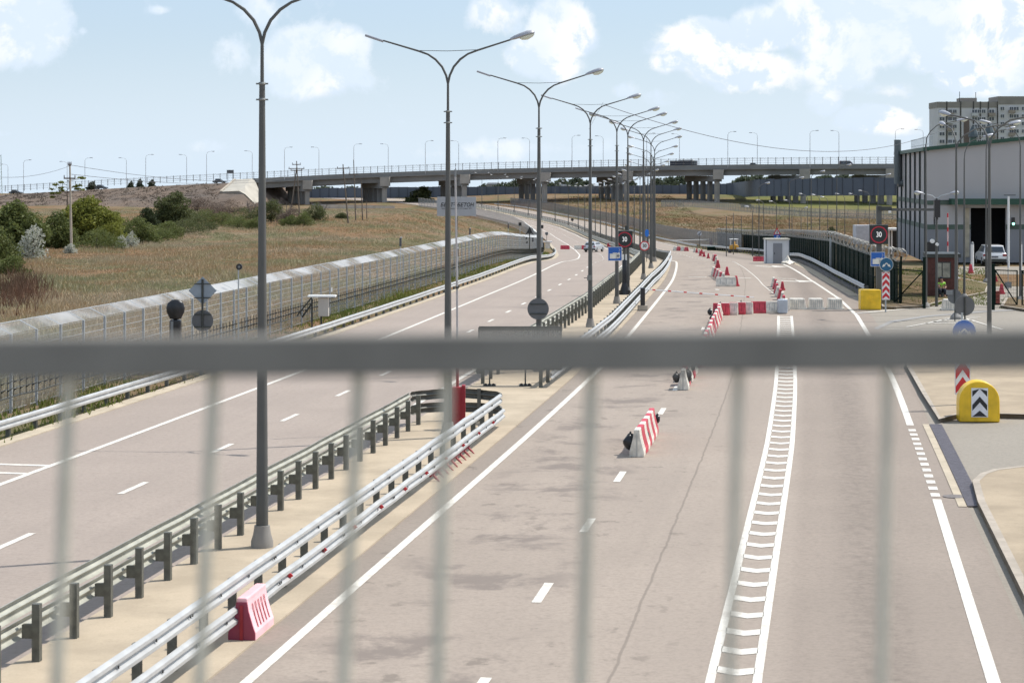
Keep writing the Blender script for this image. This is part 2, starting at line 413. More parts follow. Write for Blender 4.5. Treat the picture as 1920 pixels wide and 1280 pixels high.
# markings
def line(y0,y1,o,w,dz=.008,step=2.0):
    f=o if callable(o) else (lambda y:o); return strip(y0,y1,lambda y:f(y)-w/2,lambda y:f(y)+w/2,dz,step,no=1)
mk=[]
LS=I([0,57,125,154,190,295,900],[-8.75,-8.6,-8.3,-8.1,-7.9,-7.6,-7.6])
LD=I([0,47,111,200,900],[-5.65,-5.45,-5.2,-4.9,-4.9]); RS=I([0,36,57,95,136,205,900],[1.98,2.0,2.05,2.1,2.05,1.85,1.9])
RD=5.25; RR=I([0,30,48,62,110,125,147,175,250,900],[12.25,12.25,12.4,12.45,12.75,12.4,11.4,10.7,10,10])
mk.append(line(-10,860,LS,.17)); mk.append(line(-10,860,-2.4,.17))
for k in range(-2,120):
    y=47.35+k*7.06
    if y<300 or k%1==0: mk.append(line(y-.9,y+.95,LD,.15,step=1))
mkl=join(*mk)
# chevron taper at the left edge of the picture
for o0,o1,y0,y1 in ((-12.0,-8.7,50.7,50.95),(-12.0,-8.7,49.3,49.55)):
    a=MB(); a.v=[tuple(rp(y0,o0,.008)),tuple(rp(y0-.2,o1,.008)),tuple(rp(y1-.2,o1,.008)),tuple(rp(y1,o0,.008))]; a.f=[(0,1,2,3)]; a.mi=[0]; a.uv=None; mkl=join(mkl,a)
mkl.build('lane_marking',PAINT,lroad)
mk=[line(-10,860,RS,.17)]
for k in range(-2,10):
    y=36.75+k*6.98; mk.append(line(y-.85,y+.85,RD,.16,step=1))
for k in range(16,100):
    y=36.75+k*6.98+60; mk.append(line(y-.85,y+.85,5.6,.16,step=1))
LC=I([0,30,57,78,109,112],[8.68,8.68,8.85,8.85,9.12,9.12])
for s in (-.325,.325): mk.append(line(-6,109,lambda y,s=s:LC(y)+s,.13))
y=12.0
while y<108.6:
    for a,b,oa,ob in ((-.27,0.02,.1,-.08),(.02,.27,-.08,.06)):
        q=MB(); c=LC(y); q.v=[tuple(rp(y+oa-.19,c+a,.008)),tuple(rp(y+ob-.19,c+b,.008)),tuple(rp(y+ob+.19,c+b,.008)),tuple(rp(y+oa+.19,c+a,.008))]; q.f=[(0,1,2,3)]; q.mi=[0]; mk.append(q)
    y+=1.3
mk.append(line(-10,48.2,RR,.19)); mk.append(line(62,109.8,RR,.2)); mk.append(line(109.8,178,RR,.18)); mk.append(line(305,860,RR,.18))
y=48.6
while y<61.6: mk.append(line(y,y+.5,RR,.2,step=.5)); y+=1.0
# far lane arrows, stop bars and the line that leaves toward the yard
def poly_g(pts,dz=.008):
    q=MB(); q.v=[tuple(Vector(p)+Vector((0,0,dz))) for p in pts]; q.f=[tuple(range(len(pts)))]; q.mi=[0]; return q
def seg(u0,v0,u1,v1,w,dz=.009):
    a=G(u0,v0);b=G(u1,v1); t=(b-a); t.z=0; t.normalize(); n=Vector((-t.y,t.x,0))*w/2
    return poly_g([a-n,b-n,b+n,a+n],dz)
mk.append(seg(1599,588,1700,579,.3)); mk.append(seg(1700,579,1790,576,.25))
mk+= [seg(1290,519,1325,519.5,.28),seg(1384,521,1408,521.5,.28),seg(1458,522,1494,523,.28)]
for (u,v) in ((1432,498.5),(1478,526)):
    mk.append(seg(u-16,v,u+18,v+2,.45)); a=G(u+18,v+1.2)
    mk.append(poly_g([a+Vector((-.1,-1.4,0)),a+Vector((1.2,-.6,0)),a+Vector((0,1.6,0))],.012))
mk.append(poly_g([G(1345,543)+Vector((math.cos(t)*.14,math.sin(t)*.5,0)) for t in np.arange(0,6.2,.6)],.009))
mk.append(line(118,215,I([118,140,175,215],[9.4,8.1,7.0,6.5]),.06))
join(*mk).build('lane_marking',PAINT,rroad)
# forecourt, side road and pavements on the right
fc=MB(); fc.v=[tuple(p) for p in (rp(14,12.9,-.012),Vector((75,14,-.012)),Vector((75,172,-.012)),GF(1800,500,-.012),GF(1745,560,-.012),GF(1640,583,-.012),rp(112,13.2,-.012),rp(80,12.9,-.012),rp(48,12.9,-.012))]
fc.f=[tuple(range(len(fc.v)))]; fc.mi=[0]; fc.uv=[(13,v[1]) for v in fc.v]; fc.build('forecourt',ASPG,kind='structure')
def paved(outline,name,h=.14,kw=.16,open_=()):
    """raised slab with a kerb along its outline (the parts inside the view)"""
    pts=[Vector((p[0],p[1],0)) for p in outline]
    q=MB(); q.prism([(p.x,p.y) for p in pts],2,-.1,h-.006); o=q.build(name,PAVE,kind='structure')
    k=MB(); n=len(pts)
    ins=[]
    for i in range(n):
        a,b,c=pts[i-1],pts[i],pts[(i+1)%n]; t1=(b-a).normalized(); t2=(c-b).normalized()
        nn=(Vector((-t1.y,t1.x,0))+Vector((-t2.y,t2.x,0))); nn=nn/max(.3,nn.length_squared)*2; ins.append(b+nn*kw)
    for i in range(n):
        j=(i+1)%n
        if i in open_: continue
        a,b,c,d=pts[i],pts[j],ins[j],ins[i]
        k.add([(a.x,a.y,-.1),(b.x,b.y,-.1),(b.x,b.y,h),(a.x,a.y,h),(d.x,d.y,h),(c.x,c.y,h)],[(0,1,2,3),(3,2,5,4)])
    k.build('kerb',KERB,o); return o
c1=[rp(y,13.2) for y in (10,30,44,47.2)]+[GF(1823,912),GF(1838,898),GF(1862,890),GF(1920,883)]+[Vector((30,52.5,0)),Vector((60,54,0)),Vector((60,10,0))]
paved(c1[::-1],'pavement',open_=())
c2=[rp(62.9,13.35),rp(70,13.35),rp(80,13.4),rp(85,13.9),Vector((17.5,88.5,0)),Vector((21,90,0)),Vector((62,92,0)),Vector((62,60.5,0)),GF(1920,784),GF(1800,781)]
paved(c2,'pavement',open_=())
# hatched markings on the forecourt
hm=[seg(1700,613,1800,594,.14),seg(1660,617,1860,621,.14),seg(1800,594,1880,618,.14)]
for k in range(5): hm.append(seg(1735+k*12,606-k*3,1815+k*6,606-k*3,.22))
hj=join(*hm); [hj]; hj.build('lane_marking',PAINT,bpy.data.objects['forecourt'])
gt=MB(); gp=[GF(1645,618,.004),GF(1675,604,.004),GF(1740,594,.004),GF(1860,584,.004),GF(1940,580,.004)]
for a,b in zip(gp,gp[1:]):
    gt.add([tuple(a),tuple(b),(b.x,b.y+1.0,b.z),(a.x,a.y+1.0,a.z)],[(0,1,2,3)])
gt.build('gutter',concg,kind='structure')
# drain strip beside the right lane
dr=thing('drain_channel',rp(48,13.0),label='long grey drain grating with pale concrete edge beside the dashed white line',category='drain')
q=strip(47.2,62.3,12.80,12.98,.012); [q]; 
for i,v in enumerate(q.v): q.v[i]=(v[0]-dr.location.x,v[1]-dr.location.y,v[2]-dr.location.z)
q.build('concrete_edge',EDGE,dr)
gm=MB(); 
for k in range(100):
    y=47.3+k*.15; a=rp(y,12.99,.02)-dr.location; b=rp(y,13.33,.02)-dr.location
    gm.box((a+b)/2,((b-a).length,.11,.02),rz=math.atan2(b.y-a.y,b.x-a.x))
gm.build('grating',mat('grating_iron',(.12,.11,.125),.6,.2,.25,8),dr)
mh=MB(); mh.disc((0,0,.008),.26,.016,n=24,axis=2); mh.build('manhole_cover',mat('cast_iron',(.17,.15,.14),.7,.2,.3,12,.4),loc=GF(1790,931),label='round iron manhole cover set in the asphalt below the drain grating',category='manhole cover')
# verge on the left and yard grass as blades
def blades(name,pts,hmin,hmax,w,m,per=3,label=None,lean=.35,grp=None):
    n=len(pts); P=np.repeat(np.array(pts),per,0); N=len(P); a=rng.uniform(0,2*np.pi,N); P=P+np.stack([rng.normal(0,.12,N),rng.normal(0,.12,N),np.zeros(N)],1)
    h=rng.uniform(hmin,hmax,N); pt=np.sin(P[:,0]*.31+np.sin(P[:,1]*.043)*3)*np.sin(P[:,1]*.061+P[:,0]*.05)+.6*np.sin(P[:,0]*.9+P[:,1]*.21); h=h*np.clip(.8+.45*pt,.35,1.7); ww=w*rng.uniform(.6,1.4,N); dx=np.cos(a)*ww/2; dy=np.sin(a)*ww/2*.3; lx=rng.normal(0,lean,N)*h; ly=rng.normal(0,lean,N)*h
    V=np.empty((N,3,3)); V[:,0]=P+np.stack([-dx,-dy,-.05+0*h],1); V[:,1]=P+np.stack([dx,dy,-.05+0*h],1); V[:,2]=P+np.stack([lx,ly,h],1)
    me=bpy.data.meshes.new(name); me.vertices.add(N*3); me.vertices.foreach_set('co',V.ravel()); me.loops.add(N*3); me.loops.foreach_set('vertex_index',np.arange(N*3)); me.polygons.add(N)
    me.polygons.foreach_set('loop_start',np.arange(0,N*3,3)); me.materials.append(m); me.update(); me.validate()
    o=bpy.data.objects.new(name,me); COL.objects.link(o); tag(o,kind='stuff',label=label,category='grass'); return o
pts=[]
while len(pts)<95000:
    y=55*math.exp(random.random()**.85*math.log(640/55)); d=-random.uniform(14.2,14.2+ (y*.24+clx(y)+3)); 
    x=clx(y)+d
    if x/y*F+CX< -30: continue
    pts.append((x,y,gz(x,y)))
blades('dry_grass',pts,.12,.48,.075,DRYG,4,'tall dry brown and straw coloured grass filling the field behind the mesh fence')
pts=[]
for _ in range(9000):
    y=random.uniform(50,300); d=random.uniform(-15.6,-11.7)*1.0; 
    t,nn=cdir(y); x=clx(y)+d
    if d>LE(y)-.5: continue
    pts.append((x,y,gz(x,y)))
blades('verge_grass',pts,.06,.30,.08,GREENG,4,'green weeds and grass along the verge under the left guardrail')
pts=[]
for _ in range(16000):
    y=random.uniform(128,330); o=random.uniform(.7,4.5); p=rp(y,RE(y)+o); pts.append((p.x,p.y,.13 if p.y<150 else gz(p.x,p.y)))
for _ in range(2500):
    p=GF(random.uniform(1660,1850),random.uniform(505,575)); pts.append((p.x,p.y,.13))
for _ in range(700):
    p=GF(random.uniform(1885,1935),random.uniform(560,578)); pts.append((p.x,p.y,.05))
blades('yard_grass',pts,.02,.09,.06,GREENG,3,'patchy green grass between the right road edge and the dark green fence')

pts=[]
while len(pts)<34000:
    y=255*math.exp(random.random()*math.log(700/255)); t,nn=cdir(y); d=random.uniform(17.5,150); x=clx(y)+d
    if x/y*F+CX>1700 or (y<420 and d<20) or (y>590 and x>52): continue
    pts.append((x,y,gz(x,y)))
blades('field_grass',pts,.15,.5,.14,grassmat('field_grass_right',[(.33,.24,.13),(.30,.18,.09),(.20,.19,.07),(.40,.32,.20)]),3,'dry golden brown grass on the field right of the distant road')

pts=[]
for _ in range(420):
    p=G(random.gauss(28,26),random.gauss(552,14)); pts.append(tuple(p))
blades('reeds',pts,.5,1.25,.07,grassmat('reed_brown',[(.16,.09,.06),(.20,.11,.07),(.12,.08,.05),(.24,.15,.10)]),4,'dark rusty brown reeds standing above the grass at the left edge')
# ------------------------------------------------------------------ guardrails
WS=.9
WP=[(0,-.155),(.03,-.15),(.075,-.115),(.078,-.06),(.03,-.03),(.015,0),(.03,.03),(.078,.06),(.075,.115),(.03,.15),(0,.155)]
WP=[(a*WS,b*WS) for a,b in WP]
def wbeam(path,side,zc,org,h=None):
    mb=MB(); n=len(path); k=len(WP)
    for i,p in enumerate(path):
        t=(path[min(i+1,n-1)]-path[max(i-1,0)]); t.z=0; t.normalize(); nn=Vector((t.y,-t.x,0))*side
        jx=random.gauss(0,.006); jz=random.gauss(0,.005)
        for d,z in WP: q=p+nn*(d+jx)+Vector((0,0,zc+z+jz))-org; mb.v.append(tuple(q))
    for i in range(n-1):
        for j in range(k-1):
            f=(i*k+j,(i+1)*k+j,(i+1)*k+j+1,i*k+j+1); mb.f.append(f if side>0 else f[::-1]); mb.mi.append(0)
    return mb
def cpost(h,side,depth,blk):
    """C-section post with spacer block towards the beam, local x = outwards"""
    m=MB(); m.box((0,0,h/2),(.115,.11,h)); blk=blk[-1:] if side<0 else []
    for z in blk: m.box((side*(.04+depth/2),0,z-.03),(depth,.10,.2))
    return m
def guardrail(name,y0,y1,off,side,beams,ph,sp,label,m_post,m_beam,depth=.2,extra=None,post_off=0,step=1.55,ybias=0):
    fo=off if callable(off) else (lambda y:off)
    org=rp(y0,fo(y0)); t=thing(name,org,label=label,category='guardrail',group='steel guardrails along the carriageways')
    n=max(2,int((y1-y0)/step)); path=[rp(y0+(y1-y0)*i/n,fo(y0+(y1-y0)*i/n)+side*(depth+.05)) for i in range(n+1)]
    if extra: path=path+extra
    for z in beams: wbeam([rp(q_.y,0)*0+q_+(cdir(q_.y)[1]*side*(.09 if (z<.45 and len(beams)>1 and side>0) else 0)) for q_ in path],side,z,org).build('beam',m_beam,t,smooth=True)
    M=[]; y=y0+ybias
    while y<y1-.05:
        p=rp(y,fo(y)); tt,_=cdir(y); M.append(Matrix.Translation(p-org)@Matrix.Rotation(math.atan2(tt.y,tt.x)-math.pi/2,4,'Z')); y+=sp
    repeat(t,'post',cpost(ph,side,depth,beams),m_post,M,100)
    return t
def arcend(y,o0,o1,sgn):
    pts=[]; r=(o1-o0)/2
    for k in range(1,8):
        a=math.pi*k/8; pts.append(rp(y+math.sin(a)*r*.9,(o0+o1)/2+(-math.cos(a))*r*sgn))
    return pts
postm=mat('guardrail_post',(.135,.138,.12),.6,.4,.3,7,.2)
beamr=mat('guardrail_beam',(.47,.475,.465),.45,.25,.12,2.2)
beaml=mat('guardrail_beam_dull',(.42,.42,.36),.5,.3,.2,2.2)
L1=lambda y:-1.31; R1=lambda y:.80
guardrail('guardrail',21.3,60.2,L1,-1,(.81,.49),.86,1.55,'near guardrail on the left edge of the median with dark posts',postm,beaml,.17,ybias=.0)
guardrail('guardrail',21.0,60.0,R1,1,(.80,.39),.76,1.55,'near guardrail on the right median edge with two bright beams and red reflectors',postm,beamr,.17)
ec=thing('guardrail_end',rp(60,0),label='rounded double beam end cap closing the near median guardrails behind the red cabinet',category='guardrail')
for zz in ((.80,.76),(.42,.40)):
    path=[rp(60.0,R1(0)+.22)]+[rp(60+math.sin(a)*1.25,-.25+math.cos(a)*1.27) for a in np.arange(.3,3.0,.3)]+[rp(60.2,L1(0)-.22)]
    wbeam(path,1,zz[0],ec.location).build('beam',mat('shaded_cap_steel',(.13,.13,.115),.55,.3,.2,3),ec,smooth=True)  # darker steel colour puts in the shade on the cap's inner face
for (yy,oo) in ((61.15,-.7),(61.15,.25)):
    MB().box((0,0,.48),(.11,.075,.96)).build('post',postm,ec,loc=rp(yy,oo)-ec.location)
L2=I([72,113,133,178,900],[-1.3,-1.0,-1.2,-1.0,-1.0]); R2=I([71,95,135,160,212,900],[.8,1.1,.85,1.05,1.3,1.2])
guardrail('guardrail',72.0,250,L2,-1,(.82,.50),.90,1.78,'guardrail on the left median edge beyond the mesh gate, row of dark posts',postm,beaml,.17,step=3)
guardrail('guardrail',71.0,250,R2,1,(.82,.40),.82,1.78,'twin beam guardrail on the right median edge beyond the mesh gate, curving away',postm,beamr,.17,step=3)
guardrail('guardrail',250,650,-1.0,-1,(.82,.46),.95,2.6,'distant left median guardrail winding down into the dip and up to the left',postm,beaml,.17,step=5)
guardrail('guardrail',250,650,1.2,1,(.88,.42),1.0,2.6,'distant right median guardrail winding down into the dip and up to the left',postm,beamr,.17,step=5)
LG=I([0,64,100,178,300],[-11.95,-11.8,-11.35,-10.75,-10.9])
guardrail('guardrail',42,308,LG,1,(.40,),.50,2.0,'low single beam guardrail in the green verge along the left road edge',postm,beamr,.1,step=4)
guardrail('guardrail',330,660,11.6,-1,(.55,),.65,2.6,'far guardrail along the right edge of the distant carriageway',postm,beamr,.1,step=6)
RG=I([120,126,147,175,190,215,245,275,295,325,360],[14.0,14.1,13.1,12.6,12.7,13.8,15.4,15.6,14.3,12.2,12.1])
guardrail('guardrail',126,330,RG,-1,(.62,),.72,2.2,'wavy guardrail along the right road edge in front of the dark green fence',postm,beamr,.1,step=4)
# black kerb of the right edge
kb=strip(126,200,lambda y:RE(y)+.62,lambda y:RE(y)+.95,.22,skirt=.3); kb.build('kerb_wall',mat('kerb_dark',(.12,.115,.11),.9,0,.3,1),label='dark raised kerb below the wavy guardrail on the right road edge',category='kerb')
# red reflectors and bolts on the near right guardrail
bo=MB(); bo.disc((0,0,0),.022,.02,8,axis=0); M=[]
for k in range(25):
    for zz,dd in ((.80,.27),(.39,.36)):
        for e in (0,.10): 
            if e and k%3: continue
            M.append(Matrix.Translation(rp(21.0+k*1.55+e,R1(0)+dd,zz)-bpy.data.objects['guardrail.001'].location))
repeat(bpy.data.objects['guardrail.001'],'bolt',bo,mat('bolt_dark',(.05,.05,.05),.6),M)
rm=mat('reflector_red',(.5,.01,.02),.3)
rg=bpy.data.objects['guardrail.001']
for k in range(12):
    y=33.2+k*2.47
    if y>60: break
    q=MB(); q.add([(-.02,-.09,.07),(.07,-.05,0),(-.02,-.05,-.07),(-.02,.0,.07),(.05,.0,0),(-.02,.0,-.07)],[(0,1,2),(5,4,3),(0,3,4,1),(1,4,5,2),(2,5,3,0)])
    p=rp(y,R1(y)+.35)-rg.location; q.build('reflector',rm,rg,loc=(p.x,p.y,.39),rz=-.14)
# ------------------------------------------------------------------ street lamps (double curved arms)
def lamp_head(par,side,tilt,flat=False,L=.68):
    h=thing('head',(0,0,0)) if False else None
    q=MB(); n=12; vs=[];prof_=[(0,.045,.05),(.12,.085,.08),(.3,.125,.10),(.5,.14,.11),(.62,.11,.085),(.68,.03,.03)]
    for x,w,t in prof_:
        for k in range(n):
            a=2*math.pi*k/n; z=math.sin(a)*t; z=z if z>0 else z*.35
            vs.append((x*L/.68,math.cos(a)*w,z))
    fs=[]
    for i in range(len(prof_)-1):
        for k in range(n): fs.append((i*n+k,(i+1)*n+k,(i+1)*n+(k+1)%n,i*n+(k+1)%n))
    fs+=[tuple(range(n)),tuple(range(len(prof_)*n-1,(len(prof_)-1)*n-1,-1))]
    q.add(vs,fs); head=q.build('lamp_head',headm,par,smooth=True)
    g_=MB(); vs=[];pr=[(.25,.03,.02),(.3,.09,.07),(.45,.11,.105),(.6,.09,.07),(.66,.03,.02)]
    for x,w,t in pr:
        for k in range(n):
            a=2*math.pi*k/n; z=math.sin(a)*t; z=z if z<0 else 0
            vs.append((x*L/.68,math.cos(a)*w,z-.03))
    fs=[]
    for i in range(len(pr)-1):
        for k in range(n): fs.append((i*n+k,(i+1)*n+k,(i+1)*n+(k+1)%n,i*n+(k+1)%n))
    g_.add(vs,fs); g_.build('glass_bowl',lampgl,head,smooth=True)
    return head
ARM=[(0,0),(.05,.22),(.16,.45),(.34,.65),(.55,.79),(.80,.88),(1.30,1.03),(1.80,1.18)]
def make_lamp(label,heads=(1,1)):
    t=thing('street_lamp',(0,0,0),label=label,category='street lamp',group='double armed street lamps along the median')
    b=MB(); b.lathe([(.21,0),(.21,.12),(.17,.25),(.15,.38),(.145,.42)],n=16); b.build('base',concg,t,smooth=True)
    p=MB(); p.tube([(0,0,.4),(0,0,4.5),(0,0,8.75)],[.115,.086,.055],12); p.tube([(0,0,8.7),(0,0,9.55)],[.036,.032],10); pole=p.build('pole',pole_m,t,smooth=True)
    c=MB(); 
    for z in (8.45,8.75): c.lathe([(.062,z-.02),(.075,z),(.062,z+.03)],n=12); c.box((.09,0,z),(.05,.03,.03)); c.box((-.09,0,z),(.05,.03,.03))
    c.build('collar',galvd,t)
    for s in (1,-1):
        a=MB(); a.tube([(s*x,0,9.5+z) for x,z in ARM],[.032]*4+[.027]*2+[.024,.022],8); a.build('arm',pole_m,t,smooth=True)
        if heads[0 if s>0 else 1]:
            h=lamp_head(t,s,0); h.location=(s*1.72,0,9.5+1.155); h.rotation_euler=(0,-R(16),0 if s>0 else math.pi)
        else:
            q=MB(); q.tube([(-1.8,0,10.66),(-2.3,0,10.83)],.035,8); q.build('arm_sleeve',headm,t,smooth=True)
    q=MB(); q.tube([(-.9,0,10.40),(0,0,10.375),(.9,0,10.40)],.008,4); q.build('tie_wire',dark_m,t)
    return t
la=make_lamp('nearest street lamp, its curved arms cut off by the top of the picture')
lb=make_lamp('second street lamp from the front, beside the red cabinet, left arm without a lamp head',(1,0))
lamps=[]
YS=[40.3,57.3,76.8,99.5,118,128,146,165,184,201,217,237,249,271,290,310,330,350,371,392,413,434,456,478,500,522,543,564,584,603,621,638]
LX={40.3:-4.72,57.3:-1.72}
extra_lbl={2:'third street lamp from the front, a round grey sign back mounted on it',3:'fourth street lamp from the front, a small box strapped to its pole',4:'fifth street lamp from the front, carrying the square blue camera sign',
 5:'sixth street lamp from the front, right behind the black based display post',6:'seventh street lamp from the front, carrying the round white and red 30 sign'}
for i,y in enumerate(YS):
    x=LX.get(y,float(np.interp(y,_cy,_cx)) if y<240 else clx(y)); tt,_=cdir(y); rz=math.atan2(tt.y,tt.x)-math.pi/2
    loc=Vector((x,y,prof(y)+.02))
    if i==0: la.location=loc; la.rotation_euler.z=rz+R(10); lamps.append(la)
    elif i==1: lb.location=loc; lb.rotation_euler.z=rz+R(-4); lamps.append(lb)
    else:
        lbl=extra_lbl.get(i) or '%s street lamp from the front along the median%s'%(ordw(i),', standing down in the dip' if y>400 else '')
        lamps.append(dup(lb if i<5 else la,loc,rz+(R(6)*math.sin(i*2.3)),lbl))
# plain kerb-mounted lamps of the yard
def arm_lamp(name,loc,h,arms,label,r=.07,grp='tall curved street lamps in the yard'):
    t=thing(name,loc,label=label,category='street lamp',group=grp)
    MB().lathe([(r*3,0),(r*3,.12),(r*1.5,.3)],n=12).build('base',concg,t)
    hs=h-1.3
    MB().tube([(0,0,.1),(0,0,hs*.45),(0,0,hs)],[r,r*.78,r*.45],10).build('pole',pole_m,t,smooth=True)
    for (dx,dy) in arms:
        L=math.hypot(dx,dy); ux,uy=dx/L,dy/L
        pts=[(0,0,hs-.02)]+[(ux*L*a,uy*L*a,hs+b*1.3) for a,b in ((.03,.3),(.12,.55),(.3,.8),(.6,.92),(.85,1.0))]
        MB().tube(pts,[r*.40]*2+[r*.34]*4,8).build('arm',pole_m,t,smooth=True)
        q=lamp_head(t,1,0); q.location=(ux*L*.82,uy*L*.82,hs+1.28); q.rotation_euler=(0,-R(12),math.atan2(dy,dx))
    return t
for (u,vb,vt,arms,lb_,yd) in ((1855,690,232,((2.6,.4),(-1.2,2.6)),'nearest yard lamp at the right, standing on the tan pavement',None),
    (1793,598,252,((3.3,.6),(-.25,2.2)),'yard lamp standing on the forecourt behind the grey disc signs',None),
    (1736,577,246,((2.1,.4),),'yard lamp beside the green gate post with one arm curving right',None),
    (1808,560,276,((1.4,.3),),'yard lamp in front of the brick booth corner, one short arm to the right',None),
    (1849,530,262,((1.7,.3),),'yard lamp behind the green mesh gate, thin pole with right arm',None),
    (1913,565,250,((-1.9,.5),),'yard lamp at the right picture edge with one arm curving left',None)):
    y=H0*F/(vb-HZ); arm_lamp('street_lamp',Vector(((u-CX)/F*y,y,0)),H0-(vt-20-HZ)/F*y,arms,lb_,r=.1 if y<110 else .075)
# lamp with dark box in front of the hangar and the cantilever arm
# ------------------------------------------------------------------ signs and things on the median
def on_lamp(i,u,v): 
    y=lamps[i].location.y; return y
def round_back(name,loc,r,label,m=sgrey,pole=None,bars=True):
    t=thing(name,loc,label=label,category='road sign'); MB().disc((0,0,0),r,.02,28).build('plate',m,t)
    q=MB()
    if bars:
        for dz in (-r*.45,r*.45): q.box((0,-.03,dz),(r*1.5,.03,.035))
        q.build('bracket',dark_m,t)
    if pole: MB().tube([(0,-.05,-pole[0]),(0,-.05,pole[1])],.03,8).build('pole',dark_m,t)
    return t
y=76.6; round_back('round_sign',AT(1009,579,y),.385,'round grey sign back mounted on the third median lamp',dsgrey)
# blue camera sign on lamp five
def camera_sign(loc,w,label,pole=None):
    t=thing('camera_sign',loc,label=label,category='road sign')
    MB().box((0,.01,0),(w,.015,w)).build('border',white_m,t); MB().box((0,-.004,0),(w*.94,.012,w*.94)).build('plate',blue_m,t)
    q=MB(); s=w
    q.box((-.12*s,-.018,-.16*s),(.5*s,.012,.36*s)); q.prism([(.10*s,-.34*s),(.36*s,-.30*s),(.36*s,.06*s),(.28*s,.12*s),(.10*s,0)],1,-.024,-.012); q.box((-.0*s,-.018,.06*s),(.3*s,.012,.06*s))
    q.build('camera_symbol',mat('sign_cream',(.7,.68,.6),.5),t)
    q=MB(); q.disc((.22*s,-.03,-.14*s),.10*s,.01,16); q.build('lens_ring',sgrey,t)
    q=MB()
    for a,b in ((.3,.2),(.36,.28),(.3,.34)): q.disc((a*s,-.02,b*s),.025*s,.01,8)
    q.build('signal_dots',mat('sign_cream',(.7,.68,.6)),t)
    return t
yl=lamps[4].location.y-.18
camera_sign(AT(1153,476,yl),.77,'square blue sign with a white traffic camera symbol on the fifth median lamp')
# small box on lamp four
t=thing('junction_box',AT(1105,521,lamps[3].location.y-.14),label='small dark box strapped to the fourth median lamp',category='box'); MB().box((0,0,0),(.2,.12,.24)).build('housing',galvd,t,bevel=.01); MB().box((-.1,.03,0),(.3,.02,.03)).build('strap',dark_m,t)
# LED speed displays
def led_sign(loc,s,label,post=None,side=1):
    t=thing('speed_display',loc,label=label,category='speed sign')
    MB().box((0,0,0),(s,.16,s*1.02)).build('housing',mat('display_black',(.018,.025,.025),.55,0,.1,3),t,bevel=.012)
    MB().box((0,.03,s*.53),(s*1.04,.24,.03)).build('hood',galvd,t)
    q=MB(); 
    for r in (.415,.445): q.ring((0,-.085,0),s*(r-.010),s*(r+.010),.01,36)
    q.build('red_ring',led_r,t)
    text_part('30',s*.40,led_w,t,(0,-.09,0),'digits',squeeze=.78,thick=.002)
    return t
yd=127.0; t=led_sign(AT(1171,449,yd),.98,'black speed display with red ring reading 30 on the median post')
pd=thing('display_post',AT(1171,553,yd+.2),label='grey and black bagged post with flared base carrying the median speed display',category='post')
ph=zv(449,yd)
MB().tube([(0,0,1.7),(0,0,ph)],.11,10).build('pole',pole_m,pd,smooth=True)
MB().box((0,0,2.25),(.27,.2,.36)).build('white_band',white_m,pd)
MB().lathe([(.15,.5),(.14,1.2),(.15,2.05),(.12,2.1)],n=12).build('black_wrap',bag_m,pd,smooth=True)
MB().lathe([(.34,0),(.30,.18),(.2,.5),(.14,.75)],n=12).build('base',bag_m,pd,smooth=True)
MB().box((0,0,.14),(.66,.4,.28)).build('footing',bag_m,pd)
q=MB(); q.tube([(.12,0,1.3)]+[(.14+.18*math.sin(a),0,1.02-.27*math.cos(a)*-1) for a in np.arange(0,3.2,.4)]+[(.1,0,.7)],.012,5); q.build('cable_loop',black_m,pd)
q=MB(); q.box((-.32,0,ph+.62),(.5,.3,.06)); q.box((.1,0,ph+.68),(.16,.16,.28)); q.build('camera_housing',mat('dark_metal',(.05,.055,.05)),pd)
# 30 limit sign on lamp seven
y7=lamps[6].location.y-.16; t=thing('speed_limit_sign',AT(1208.5,461,y7),label='round white 30 speed limit sign with red rim on the seventh median lamp',category='road sign')
MB().disc((0,0,0),.33,.015,30).build('plate',white_m,t); MB().ring((0,-.01,0),.265,.335,.015,30).build('red_rim',red_s,t)
text_part('30',.32,black_m,t,(0,-.014,0),'digits',squeeze=.85,bold=.008)
y9=lamps[8].location.y; t=thing('direction_sign',AT(1213,437,y9),label='small blue round sign seen edge on beside the median lamps',category='road sign'); MB().disc((0,0,0),.33,.02,22,axis=1).build('plate',blue_m,t,rz=0); t.rotation_euler.z=R(55); MB().tube([(0,.03,-3),(0,.03,.3)],.03,6).build('pole',pole_m,t)
# boom barriers
bb=thing('boom_barrier',GF(1205,582),label='lowered boom barrier with black post and thin white and red arm across the lane',category='barrier')
MB().box((0,0,.14),(.52,.45,.28)).build('base',conc,bb,bevel=.02); MB().box((0,0,.74),(.24,.3,.92)).build('cabinet',bag_m,bb,bevel=.03)
yb=bb.location.y; L=5.75
bm=MB(); st=MB(); st.uv=None
for k in range(14):
    a,b=k/14,(k+.4)/14; st.tube([(.1+L*a,.0+a*-.2,1.12-.42*a),(.1+L*b,.0+b*-.2,1.12-.42*b)],.038,6) if k%2 else None
bm.tube([(.1,0,1.12),(.1+L,-.2,.70)],.033,6)
arm_=bm.build('arm',white_m,bb); st.build('red_stripes',red_s,arm_)
rb=thing('boom_barrier',rp(59.2,-.02),label='raised white and red boom arm standing upright from the dark red cabinet',category='barrier')
MB().box((0,0,.6),(.36,.30,1.2)).build('cabinet',redpaint,rb,bevel=.02); MB().box((.14,.0,.62),(.10,.36,1.26)).build('bracket',redpaint,rb,bevel=.01)
w=MB(); s_=MB(); zt=zv(318,59.2)
w.tube([(-.03,0,1.2),(-.04,0,3.9),(-.09,0,zt-.02)],[.03,.03,.026],8)
s_.tube([(-.03,0,.9),(-.03,0,1.75)],.04,8)
q=MB(); q.box((-.04,0,3.95),(.09,.09,.06)); q.build('arm_clamp',dark_m,rb); q=MB(); q.tube([(-.088,0,zt-.2),(-.09,0,zt)],.036,6); q.build('arm_tip',sgrey,rb)
